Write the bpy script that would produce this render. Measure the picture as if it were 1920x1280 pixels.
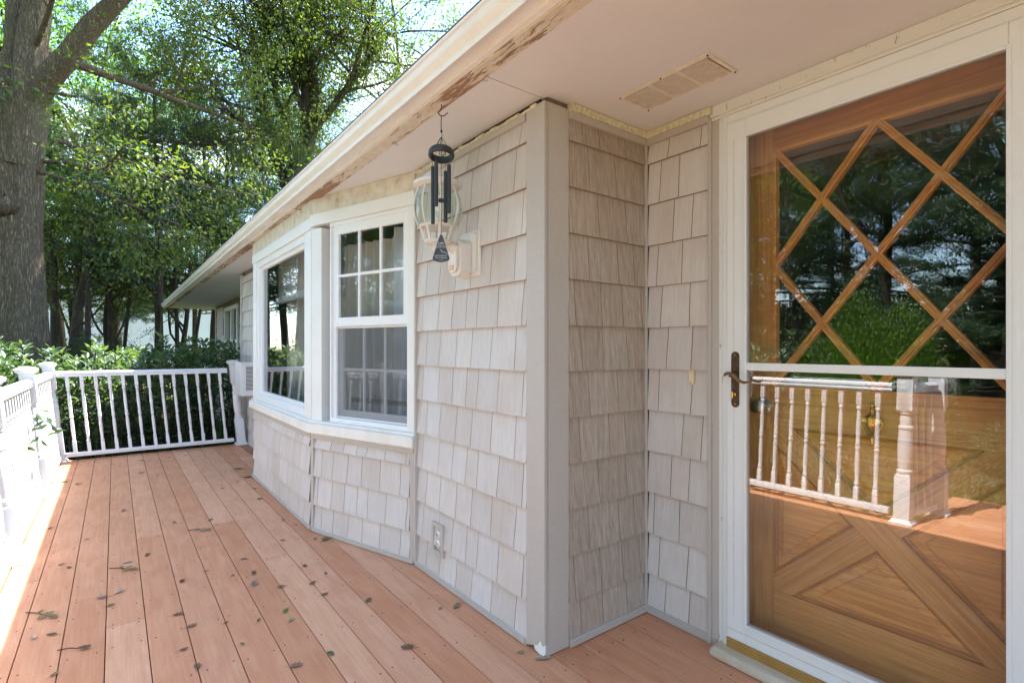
import bpy, math, random
import numpy as np
from mathutils import Vector, Matrix

sc = bpy.context.scene
for _o in list(bpy.data.objects):
    bpy.data.objects.remove(_o)

# ------------------------------------------------------------------ camera
EYE = 1.24                       # eye height above the deck boards
YAW = math.radians(37.355)
cam_d = bpy.data.cameras.new('camera')
cam_d.sensor_width = 36.0
cam_d.lens = 36.0 * 976 / 1920
cam_d.shift_y = 12.0 / 1920
cam_d.clip_start = 0.02
cam_d.clip_end = 900.0
cam = bpy.data.objects.new('camera', cam_d)
sc.collection.objects.link(cam)
cam.location = (0, 0, EYE)
cam.rotation_euler = (math.radians(90), 0, -YAW)
sc.camera = cam

# ------------------------------------------------------------------ daylight
SUN = Vector((1.0, 0.30, 1.80)).normalized()      # direction towards the sun
world = bpy.data.worlds.new('World')
sc.world = world
world.use_nodes = True
wn, wl = world.node_tree.nodes, world.node_tree.links
wn.clear()
w_out = wn.new('ShaderNodeOutputWorld')
w_bg = wn.new('ShaderNodeBackground')
w_bg.inputs['Strength'].default_value = 0.10
sky = wn.new('ShaderNodeTexSky')
sky.sky_type = 'NISHITA'
sky.sun_disc = False
sky.sun_elevation = math.asin(SUN.z)
sky.sun_rotation = math.atan2(SUN.x, SUN.y)
sky.air_density = 1.0
sky.dust_density = 0.4
sky.ozone_density = 2.0
w_tc = wn.new('ShaderNodeTexCoord')
w_map = wn.new('ShaderNodeMapping')
w_map.inputs['Scale'].default_value = (1.0, 1.0, 2.2)
w_map.inputs['Location'].default_value = (0.0, 0.0, 0.0)
w_no = wn.new('ShaderNodeTexNoise')
w_no.inputs['Scale'].default_value = 2.6
w_no.inputs['Detail'].default_value = 7.0
w_no.inputs['Roughness'].default_value = 0.6
w_rp = wn.new('ShaderNodeValToRGB')
w_rp.color_ramp.elements[0].position = 0.53
w_rp.color_ramp.elements[1].position = 0.66
w_mx = wn.new('ShaderNodeMixRGB')
w_mx.inputs['Color2'].default_value = (4.6, 4.8, 5.1, 1)      # sunlit cloud, in the sky's own units
wl.new(w_tc.outputs['Generated'], w_map.inputs['Vector'])
wl.new(w_map.outputs['Vector'], w_no.inputs['Vector'])
wl.new(w_no.outputs['Fac'], w_rp.inputs['Fac'])
wl.new(w_rp.outputs['Color'], w_mx.inputs['Fac'])
w_hs = wn.new('ShaderNodeHueSaturation')
w_hs.inputs['Saturation'].default_value = 1.05
wl.new(sky.outputs['Color'], w_hs.inputs['Color'])
wl.new(w_hs.outputs['Color'], w_mx.inputs['Color1'])
wl.new(w_mx.outputs['Color'], w_bg.inputs['Color'])
wl.new(w_bg.outputs['Background'], w_out.inputs['Surface'])

sun_d = bpy.data.lights.new('sun', 'SUN')
sun_d.energy = 3.9
sun_d.angle = math.radians(0.53)
sun_d.color = (1.0, 0.965, 0.92)
sun = bpy.data.objects.new('sun', sun_d)
sc.collection.objects.link(sun)
sun.rotation_euler = SUN.to_track_quat('Z', 'Y').to_euler()

sc.view_settings.view_transform = 'Standard'
sc.view_settings.look = 'None'
sc.view_settings.gamma = 1.0
sc.view_settings.use_curve_mapping = False
sc.view_settings.exposure = 2.85
sc.cycles.max_bounces = 10
sc.cycles.transparent_max_bounces = 24
sc.cycles.diffuse_bounces = 5
sc.cycles.use_denoising = True

# ------------------------------------------------------------------ materials
MATS = {}
def new_mat(name):
    m = bpy.data.materials.new(name)
    m.use_nodes = True
    nt = m.node_tree
    for n in list(nt.nodes):
        nt.nodes.remove(n)
    out = nt.nodes.new('ShaderNodeOutputMaterial')
    MATS[name] = m
    return m, nt, out

def N(nt, t, **kw):
    n = nt.nodes.new('ShaderNode' + t)
    for k, v in kw.items():
        if k in n.inputs:
            n.inputs[k].default_value = v
        else:
            setattr(n, k, v)
    return n

def coords(nt, scale=(1, 1, 1), rot=(0, 0, 0)):
    tc = N(nt, 'TexCoord')
    mp = N(nt, 'Mapping')
    mp.inputs['Scale'].default_value = scale
    mp.inputs['Rotation'].default_value = rot
    nt.links.new(tc.outputs['Object'], mp.inputs['Vector'])
    return mp.outputs['Vector']

def noise(nt, vec, scale, detail=4, rough=0.6, dist=0.0):
    n = N(nt, 'TexNoise')
    n.inputs['Scale'].default_value = scale
    n.inputs['Detail'].default_value = detail
    n.inputs['Roughness'].default_value = rough
    n.inputs['Distortion'].default_value = dist
    nt.links.new(vec, n.inputs['Vector'])
    return n.outputs['Fac']

def ramp(nt, fac, stops):
    r = N(nt, 'ValToRGB')
    el = r.color_ramp.elements
    while len(el) < len(stops):
        el.new(0.5)
    for e, (p, c) in zip(el, stops):
        e.position = p
        e.color = (c[0], c[1], c[2], 1) if isinstance(c, tuple) else (c, c, c, 1)
    nt.links.new(fac, r.inputs['Fac'])
    return r.outputs['Color']

def mix(nt, fac, a, b, mode='MIX'):
    m = N(nt, 'MixRGB', blend_type=mode)
    for sock, v in (('Fac', fac), ('Color1', a), ('Color2', b)):
        if isinstance(v, (int, float)):
            m.inputs[sock].default_value = v if sock == 'Fac' else (v, v, v, 1)
        elif isinstance(v, tuple):
            m.inputs[sock].default_value = (v[0], v[1], v[2], 1)
        else:
            nt.links.new(v, m.inputs[sock])
    return m.outputs['Color']

def objcolor(nt):
    return N(nt, 'ObjectInfo').outputs['Color']

def finish(nt, out, color, rough=0.6, bump=None, bump_s=0.3, bump_d=0.002, spec=0.5, metal=0.0):
    b = N(nt, 'BsdfPrincipled')
    if isinstance(color, tuple):
        b.inputs['Base Color'].default_value = (color[0], color[1], color[2], 1)
    else:
        nt.links.new(color, b.inputs['Base Color'])
    if isinstance(rough, (int, float)):
        b.inputs['Roughness'].default_value = rough
    else:
        nt.links.new(rough, b.inputs['Roughness'])
    b.inputs['Specular IOR Level'].default_value = spec
    b.inputs['Metallic'].default_value = metal
    if bump is not None:
        bp = N(nt, 'Bump')
        bp.inputs['Strength'].default_value = bump_s
        bp.inputs['Distance'].default_value = bump_d
        nt.links.new(bump, bp.inputs['Height'])
        nt.links.new(bp.outputs['Normal'], b.inputs['Normal'])
    nt.links.new(b.outputs['BSDF'], out.inputs['Surface'])
    return b

def paint(name, col, dirt=(0.5, 0.45, 0.38), amount=0.25, rough=0.45, scale=6.0, streak=False):
    m, nt, out = new_mat(name)
    v = coords(nt, (1, 1, 0.35) if streak else (1, 1, 1))
    f = noise(nt, v, scale, 8, 0.65)
    f = ramp(nt, f, [(0.45, 0.0), (0.78, 1.0)])
    d = mix(nt, 1.0, f, amount, 'MULTIPLY')
    c = mix(nt, d, col, dirt)
    fine = noise(nt, coords(nt), 90, 3)
    c = mix(nt, 0.10, c, fine, 'OVERLAY')
    finish(nt, out, c, rough, noise(nt, coords(nt), 160, 3), 0.12, 0.001)
    return m

paint('white_paint', (0.80, 0.79, 0.77), (0.62, 0.55, 0.45), 0.22)
paint('white_vinyl', (0.82, 0.82, 0.83), (0.68, 0.64, 0.58), 0.12, 0.35)
paint('sill_paint', (0.80, 0.78, 0.75), (0.46, 0.42, 0.27), 0.30, 0.5, 9.0, True)
paint('gutter_metal', (0.82, 0.80, 0.77), (0.68, 0.56, 0.45), 0.40, 0.35, 5.0)
paint('soffit_paint', (0.71, 0.70, 0.70), (0.62, 0.59, 0.57), 0.35, 0.7, 2.0)
paint('taupe_vinyl', (0.48, 0.435, 0.405), (0.42, 0.365, 0.32), 0.25, 0.5, 4.0, True)
paint('door_white', (0.76, 0.78, 0.80), (0.62, 0.60, 0.54), 0.12, 0.35)
paint('lantern_white', (0.72, 0.69, 0.65), (0.55, 0.48, 0.40), 0.35, 0.45, 20)
paint('bell_ivory', (0.72, 0.56, 0.34), (0.5, 0.35, 0.2), 0.3, 0.4, 40)
paint('grey_box', (0.36, 0.42, 0.44), (0.25, 0.28, 0.28), 0.3, 0.5, 8)
paint('far_siding', (0.80, 0.81, 0.83), (0.65, 0.66, 0.66), 0.2, 0.6, 1.0)

# peeling soffit strip: cream paint flaking off bare wood, flakes run along the board
m, nt, out = new_mat('peeling_paint')
v = coords(nt, (11, 1.5, 11))
f = noise(nt, v, 5.5, 12, 0.72, 0.6)
big = noise(nt, coords(nt, (1, 1, 1)), 0.9, 2)
f2 = mix(nt, 0.50, f, big, 'MIX')
edge = ramp(nt, f2, [(0.485, 1.0), (0.50, 0.0)])
wood = ramp(nt, noise(nt, coords(nt, (30, 1.5, 30)), 6, 5), [(0.3, (0.22, 0.12, 0.065)), (0.7, (0.42, 0.26, 0.16))])
cream = ramp(nt, noise(nt, coords(nt), 22, 5), [(0.3, (0.60, 0.52, 0.40)), (0.7, (0.70, 0.64, 0.54))])
c = mix(nt, edge, cream, wood)
finish(nt, out, c, 0.75, edge, 0.7, 0.002)

m, nt, out = new_mat('cream_board')
c = ramp(nt, noise(nt, coords(nt, (4, 4, 4)), 3.0, 8, 0.6), [(0.30, (0.42, 0.27, 0.17)), (0.36, (0.58, 0.50, 0.40)), (0.6, (0.70, 0.65, 0.56))])
finish(nt, out, c, 0.7, noise(nt, coords(nt), 40, 4), 0.2)

m, nt, out = new_mat('door_trim_paint')      # white paint, chipped to primer and wood here and there
f = noise(nt, coords(nt, (8, 8, 1.3)), 7, 9, 0.7)
e_ = ramp(nt, f, [(0.36, 1.0), (0.39, 0.0)])
c = mix(nt, e_, (0.74, 0.74, 0.73), (0.42, 0.33, 0.27))
finish(nt, out, c, 0.55, e_, 0.5)

m, nt, out = new_mat('foam')
c = ramp(nt, noise(nt, coords(nt), 60, 6), [(0.3, (0.50, 0.45, 0.30)), (0.6, (0.76, 0.72, 0.55))])
finish(nt, out, c, 0.9, noise(nt, coords(nt), 70, 6), 0.8, 0.006)

def shingle_mat(name, contrast, base=(0.67, 0.64, 0.63), lo=(0.50, 0.445, 0.415)):
    m, nt, out = new_mat(name)
    v = coords(nt, (75, 75, 1.6))
    g1 = noise(nt, v, 1.0, 4, 0.7, 0.6)
    v2 = coords(nt, (230, 230, 4))
    g2 = noise(nt, v2, 1.0, 3, 0.6, 0.3)
    stain = noise(nt, coords(nt, (6, 6, 3)), 1.0, 5)
    f = mix(nt, 0.4, g1, g2)
    fr = ramp(nt, f, [(0.33, 0.0), (0.66, 1.0)])
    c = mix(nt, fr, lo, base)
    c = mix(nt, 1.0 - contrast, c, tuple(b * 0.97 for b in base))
    c = mix(nt, ramp(nt, stain, [(0.45, 0.0), (0.75, 0.32)]), c, (0.48, 0.36, 0.27))
    c = mix(nt, 1.0, c, objcolor(nt), 'MULTIPLY')
    finish(nt, out, c, 0.62, fr, 0.55, 0.0022, 0.35)
shingle_mat('cedar_shingle', 0.55)
shingle_mat('cedar_shingle_shaded', 0.95, (0.52, 0.45, 0.40), (0.27, 0.21, 0.17))  # darker copy for the return wall, its shade put into the colour

# composite deck board
m, nt, out = new_mat('deck_board')
wv = N(nt, 'TexWave')
wv.wave_type = 'RINGS'
wv.inputs['Scale'].default_value = 11.0
wv.inputs['Distortion'].default_value = 9.0
wv.inputs['Detail'].default_value = 2.0
wv.inputs['Detail Scale'].default_value = 1.2
info = N(nt, 'ObjectInfo')
tc = N(nt, 'TexCoord')
mp = N(nt, 'Mapping'); mp.inputs['Scale'].default_value = (1.0, 0.16, 1.0)
ad = N(nt, 'VectorMath', operation='ADD')
sc_ = N(nt, 'VectorMath', operation='SCALE'); sc_.inputs['Scale'].default_value = 7.0
nt.links.new(info.outputs['Random'], sc_.inputs[0])
nt.links.new(tc.outputs['Object'], ad.inputs[0]); nt.links.new(sc_.outputs[0], ad.inputs[1])
nt.links.new(ad.outputs[0], mp.inputs['Vector'])
nt.links.new(mp.outputs['Vector'], wv.inputs['Vector'])
sp = noise(nt, coords(nt), 260, 4, 0.8)
bl = noise(nt, coords(nt), 3.5, 5)
c = mix(nt, ramp(nt, bl, [(0.3, 0.0), (0.7, 1.0)]), (0.61, 0.295, 0.165), (0.65, 0.33, 0.195))
c = mix(nt, 0.09, c, wv.outputs['Color'], 'SOFT_LIGHT')
lg = noise(nt, coords(nt, (90, 3, 90)), 1.0, 5, 0.7)
c = mix(nt, 0.30, c, lg, 'OVERLAY')
c = mix(nt, 0.75, c, ramp(nt, sp, [(0.3, 0.2), (0.7, 0.8)]), 'OVERLAY')
c = mix(nt, 1.0, c, info.outputs['Color'], 'MULTIPLY')
hb = mix(nt, 0.5, sp, wv.outputs['Color'])
finish(nt, out, c, 0.55, hb, 0.25, 0.001, 0.4)

def wood_mat(name, axis, dark=(0.50, 0.20, 0.058), light=(0.88, 0.47, 0.165), rough=0.32):
    m, nt, out = new_mat(name)
    sx = {'y': (42, 1.3, 42), 'z': (42, 42, 1.3), 'd1': (42, 1.3, 42), 'd2': (42, 1.3, 42)}[axis]
    rot = (0, 0, 0)
    if axis == 'd1': rot = (math.radians(43), 0, 0)
    if axis == 'd2': rot = (math.radians(-43), 0, 0)
    tc = N(nt, 'TexCoord')
    r1 = N(nt, 'Mapping'); r1.inputs['Rotation'].default_value = rot
    r2 = N(nt, 'Mapping'); r2.inputs['Scale'].default_value = sx
    nt.links.new(tc.outputs['Object'], r1.inputs['Vector'])
    nt.links.new(r1.outputs['Vector'], r2.inputs['Vector'])
    g = noise(nt, r2.outputs['Vector'], 1.6, 7, 0.62, 1.2)
    g2 = noise(nt, coords(nt), 5, 5, 0.6)
    c = ramp(nt, g, [(0.26, dark), (0.5, tuple(a * .35 + b * .65 for a, b in zip(dark, light))), (0.66, light)])
    c = mix(nt, ramp(nt, g2, [(0.5, 0.0), (0.8, 0.5)]), c, (0.34, 0.22, 0.13))
    c = mix(nt, 1.0, c, objcolor(nt), 'MULTIPLY')
    finish(nt, out, c, rough, g, 0.2, 0.001)
wood_mat('oak_horizontal', 'y')
wood_mat('oak_vertical', 'z')
wood_mat('oak_diagonal', 'd1')
wood_mat('oak_diagonal_back', 'd2')
wood_mat('old_wood', 'y', (0.45, 0.36, 0.26), (0.66, 0.58, 0.47), 0.7)

def simple(name, col, rough=0.5, metal=0.0, var=0.25, scale=30):
    m, nt, out = new_mat(name)
    f = noise(nt, coords(nt), scale, 5)
    c = mix(nt, ramp(nt, f, [(0.3, 0.0), (0.7, 1.0)]), tuple(x * (1 - var) for x in col), tuple(min(1, x * (1 + var)) for x in col))
    finish(nt, out, c, rough, f, 0.1, 0.001, 0.5, metal)
simple('black_metal', (0.025, 0.027, 0.03), 0.45)
simple('black_cord', (0.02, 0.02, 0.02), 0.9)
simple('rusty_iron', (0.13, 0.04, 0.02), 0.8)
simple('silver', (0.6, 0.6, 0.6), 0.3, 1.0, 0.1)
simple('slate_sail', (0.045, 0.052, 0.065), 0.55)
simple('print_white', (0.7, 0.7, 0.7), 0.6, 0, 0.05)
simple('brass', (0.72, 0.46, 0.16), 0.25, 1.0, 0.15, 60)
simple('aged_bronze', (0.10, 0.062, 0.04), 0.5, 0.7, 0.5, 80)
simple('lever_bronze', (0.24, 0.15, 0.07), 0.35, 0.8, 0.4, 60)
simple('gold_strip', (0.42, 0.25, 0.075), 0.4, 0.35, 0.15, 12)
simple('dark_gap', (0.018, 0.014, 0.011), 0.9)
simple('dark_trim', (0.035, 0.02, 0.014), 0.6)
simple('room_wall', (0.16, 0.14, 0.12), 0.9)
simple('screw_dark', (0.05, 0.03, 0.025), 0.6)
simple('grille_dark', (0.03, 0.03, 0.035), 0.7)
simple('amber', (0.65, 0.30, 0.05), 0.3)
simple('vent_back', (0.38, 0.28, 0.20), 0.9)
simple('recess_dark', (0.16, 0.15, 0.11), 0.7)
simple('wall_underlay', (0.20, 0.155, 0.125), 0.9)  # backing darkened to paint shade into the shingle joints
simple('shingle_edge_shade', (0.34, 0.25, 0.19), 0.8)
simple('outlet_grey', (0.55, 0.53, 0.50), 0.4)
simple('vent_paint', (0.74, 0.66, 0.56), 0.55, 0, 0.1)
simple('asphalt_shingle', (0.10, 0.09, 0.085), 0.9)
simple('asphalt', (0.055, 0.055, 0.058), 0.9)
simple('earth', (0.06, 0.04, 0.027), 0.95)
simple('flash_clear', (0.75, 0.75, 0.78), 0.2)
simple('curtain_cloth', (0.62, 0.56, 0.51), 0.9, 0, 0.12, 8)
simple('curtain_grey', (0.34, 0.36, 0.36), 0.9, 0, 0.12, 8)
simple('curtain_pale', (0.75, 0.76, 0.80), 0.9, 0, 0.12, 8)

def glass_mat(name, gain, tint=(1, 1, 1), rough=0.0, ior=1.45):
    m, nt, out = new_mat(name)
    tr = N(nt, 'BsdfTransparent'); tr.inputs['Color'].default_value = (*tint, 1)
    gl = N(nt, 'BsdfGlossy'); gl.inputs['Roughness'].default_value = rough
    fr = N(nt, 'Fresnel')
    # thin pane: the same reflectance from both sides (no total internal reflection)
    ge = N(nt, 'NewGeometry'); mr = N(nt, 'MapRange'); mr.inputs['To Min'].default_value = ior; mr.inputs['To Max'].default_value = 1.0 / ior
    nt.links.new(ge.outputs['Backfacing'], mr.inputs['Value']); nt.links.new(mr.outputs['Result'], fr.inputs['IOR'])
    mu = N(nt, 'Math', operation='MULTIPLY'); mu.inputs[1].default_value = gain; mu.use_clamp = True
    # panes are never perfectly flat: a very long, very faint waviness bends the reflections
    bp = N(nt, 'Bump'); bp.inputs['Strength'].default_value = 0.01; bp.inputs['Distance'].default_value = 0.004
    nt.links.new(noise(nt, coords(nt), 5.0, 1), bp.inputs['Height'])
    nt.links.new(bp.outputs['Normal'], gl.inputs['Normal'])
    nt.links.new(fr.outputs['Fac'], mu.inputs[0])
    mx = N(nt, 'MixShader')
    nt.links.new(mu.outputs[0], mx.inputs['Fac'])
    nt.links.new(tr.outputs[0], mx.inputs[1])
    nt.links.new(gl.outputs[0], mx.inputs[2])
    nt.links.new(mx.outputs[0], out.inputs['Surface'])
glass_mat('storm_glass', 2.6, (0.93, 0.93, 0.92))
glass_mat('window_glass', 1.3, (0.9, 0.92, 0.92))
glass_mat('door_glass', 1.2, (0.8, 0.82, 0.8))
glass_mat('lantern_glass', 1.6, (0.86, 0.92, 0.87), 0.08)

m, nt, out = new_mat('insect_screen')
tr = N(nt, 'BsdfTransparent'); df = N(nt, 'BsdfDiffuse'); df.inputs['Color'].default_value = (0.16, 0.17, 0.19, 1)
mx = N(nt, 'MixShader'); mx.inputs['Fac'].default_value = 0.28
nt.links.new(tr.outputs[0], mx.inputs[1]); nt.links.new(df.outputs[0], mx.inputs[2]); nt.links.new(mx.outputs[0], out.inputs['Surface'])

def leaf_mat(name, stops, trans=0.45, gloss=0.035, rough=0.5):
    m, nt, out = new_mat(name)
    at = N(nt, 'Attribute', attribute_name='tint')
    c = ramp(nt, at.outputs['Fac'], stops)
    df = N(nt, 'BsdfDiffuse'); tl = N(nt, 'BsdfTranslucent'); gl = N(nt, 'BsdfGlossy')
    gl.inputs['Roughness'].default_value = rough
    tcol = mix(nt, 1.0, c, (1.55, 1.7, 0.75), 'MULTIPLY')
    nt.links.new(c, df.inputs['Color']); nt.links.new(tcol, tl.inputs['Color'])
    gl.inputs['Color'].default_value = (0.8, 0.85, 0.9, 1)
    m1 = N(nt, 'MixShader'); m1.inputs['Fac'].default_value = trans
    nt.links.new(df.outputs[0], m1.inputs[1]); nt.links.new(tl.outputs[0], m1.inputs[2])
    m2 = N(nt, 'MixShader'); m2.inputs['Fac'].default_value = gloss
    nt.links.new(m1.outputs[0], m2.inputs[1]); nt.links.new(gl.outputs[0], m2.inputs[2])
    nt.links.new(m2.outputs[0], out.inputs['Surface'])
leaf_mat('oak_leaf', [(0.0, (0.045, 0.075, 0.016)), (0.5, (0.085, 0.125, 0.022)), (0.9, (0.15, 0.17, 0.035)), (1.0, (0.26, 0.16, 0.04))], 0.5)
leaf_mat('maple_leaf', [(0.0, (0.05, 0.11, 0.012)), (0.6, (0.10, 0.20, 0.02)), (1.0, (0.20, 0.26, 0.03))], 0.6)
leaf_mat('pine_needle', [(0.0, (0.026, 0.058, 0.030)), (0.7, (0.055, 0.105, 0.048)), (1.0, (0.12, 0.15, 0.055))], 0.3, 0.05)
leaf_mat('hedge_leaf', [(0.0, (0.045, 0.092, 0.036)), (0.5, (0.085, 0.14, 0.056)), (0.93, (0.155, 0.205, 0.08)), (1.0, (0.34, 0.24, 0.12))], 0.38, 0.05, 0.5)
leaf_mat('yew_leaf', [(0.0, (0.04, 0.09, 0.01)), (1.0, (0.13, 0.19, 0.025))], 0.4)
leaf_mat('litter_leaf', [(0.0, (0.07, 0.045, 0.025)), (0.5, (0.16, 0.10, 0.05)), (0.85, (0.24, 0.18, 0.10)), (1.0, (0.16, 0.20, 0.05))], 0.1, 0.03)
leaf_mat('grass_blade', [(0.0, (0.05, 0.085, 0.018)), (1.0, (0.15, 0.17, 0.04))], 0.35, 0.05)

def bark_mat(name, dark, light, sc_h=16, depth=0.03):
    m, nt, out = new_mat(name)
    v = coords(nt, (1, 1, 0.13))
    wob = N(nt, 'TexNoise'); wob.inputs['Scale'].default_value = sc_h * .7; wob.inputs['Detail'].default_value = 7
    nt.links.new(v, wob.inputs['Vector'])
    av = N(nt, 'MixRGB', blend_type='LINEAR_LIGHT'); av.inputs['Fac'].default_value = 0.12
    nt.links.new(v, av.inputs['Color1']); nt.links.new(wob.outputs['Color'], av.inputs['Color2'])
    vo = N(nt, 'TexVoronoi', feature='DISTANCE_TO_EDGE'); vo.inputs['Scale'].default_value = sc_h * 1.5
    nt.links.new(av.outputs['Color'], vo.inputs['Vector'])
    crack = ramp(nt, vo.outputs['Distance'], [(0.0, 0.0), (0.35, 1.0)])
    fine = noise(nt, coords(nt, (1, 1, .35)), sc_h * 4, 8, 0.75)
    mid = noise(nt, coords(nt, (1, 1, .12)), sc_h * 1.2, 6, 0.7)
    h = mix(nt, 0.5, crack, mix(nt, 0.5, fine, mid))
    c = ramp(nt, h, [(0.22, dark), (0.70, light)])
    f2 = noise(nt, coords(nt), 2.2, 4)
    c = mix(nt, ramp(nt, f2, [(0.5, 0.0), (0.75, 0.4)]), c, (0.13, 0.14, 0.08))
    finish(nt, out, c, 0.9, h, 1.0, depth, 0.2)
bark_mat('oak_bark', (0.10, 0.075, 0.048), (0.33, 0.26, 0.17), 20, 0.035)
bark_mat('dark_bark', (0.03, 0.024, 0.018), (0.13, 0.10, 0.075), 22, 0.015)

# ground
m, nt, out = new_mat('lawn_ground')
f = noise(nt, coords(nt), 0.35, 6)
g = noise(nt, coords(nt), 24, 6, 0.7)
c1 = ramp(nt, g, [(0.3, (0.045, 0.032, 0.018)), (0.55, (0.12, 0.085, 0.045)), (0.75, (0.20, 0.15, 0.08))])
c2 = ramp(nt, g, [(0.3, (0.035, 0.06, 0.014)), (0.6, (0.09, 0.12, 0.03)), (0.8, (0.17, 0.16, 0.05))])
c = mix(nt, ramp(nt, f, [(0.42, 0.0), (0.55, 1.0)]), c1, c2)
finish(nt, out, c, 0.95, g, 0.8, 0.03, 0.1)

# fallen leaves on the deck use the object's own colour
m, nt, out = new_mat('dry_leaf')
c = mix(nt, ramp(nt, noise(nt, coords(nt), 60, 4), [(0.35, 0.0), (0.7, 1.0)]), (0.45, 0.42, 0.4), (1, 1, 1))
c = mix(nt, 1.0, c, objcolor(nt), 'MULTIPLY')
finish(nt, out, c, 0.7)

# ------------------------------------------------------------------ mesh helpers
COL = sc.collection
ORG = {}
def origin(o):
    return ORG.get(o.name, Vector((0, 0, 0)))

def setp(o, label=None, cat=None, group=None, kind=None):
    if label: o['label'] = label
    if cat: o['category'] = cat
    if group: o['group'] = group
    if kind: o['kind'] = kind
    return o

def thing(name, loc, label, cat, group=None):
    o = bpy.data.objects.new(name, None)
    o.empty_display_size = 0.1
    COL.objects.link(o)
    o.location = loc
    ORG[o.name] = Vector(loc)
    return setp(o, label, cat, group)

class Plane:
    """vertical wall plane: u along the wall, w outwards, z up"""
    def __init__(s, o, e, n):
        s.o = Vector((o[0], o[1], 0)); s.e = Vector((e[0], e[1], 0)).normalized(); s.n = Vector((n[0], n[1], 0)).normalized()
    def P(s, u, w, z):
        p = s.o + s.e * u + s.n * w
        return Vector((p.x, p.y, z))

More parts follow.
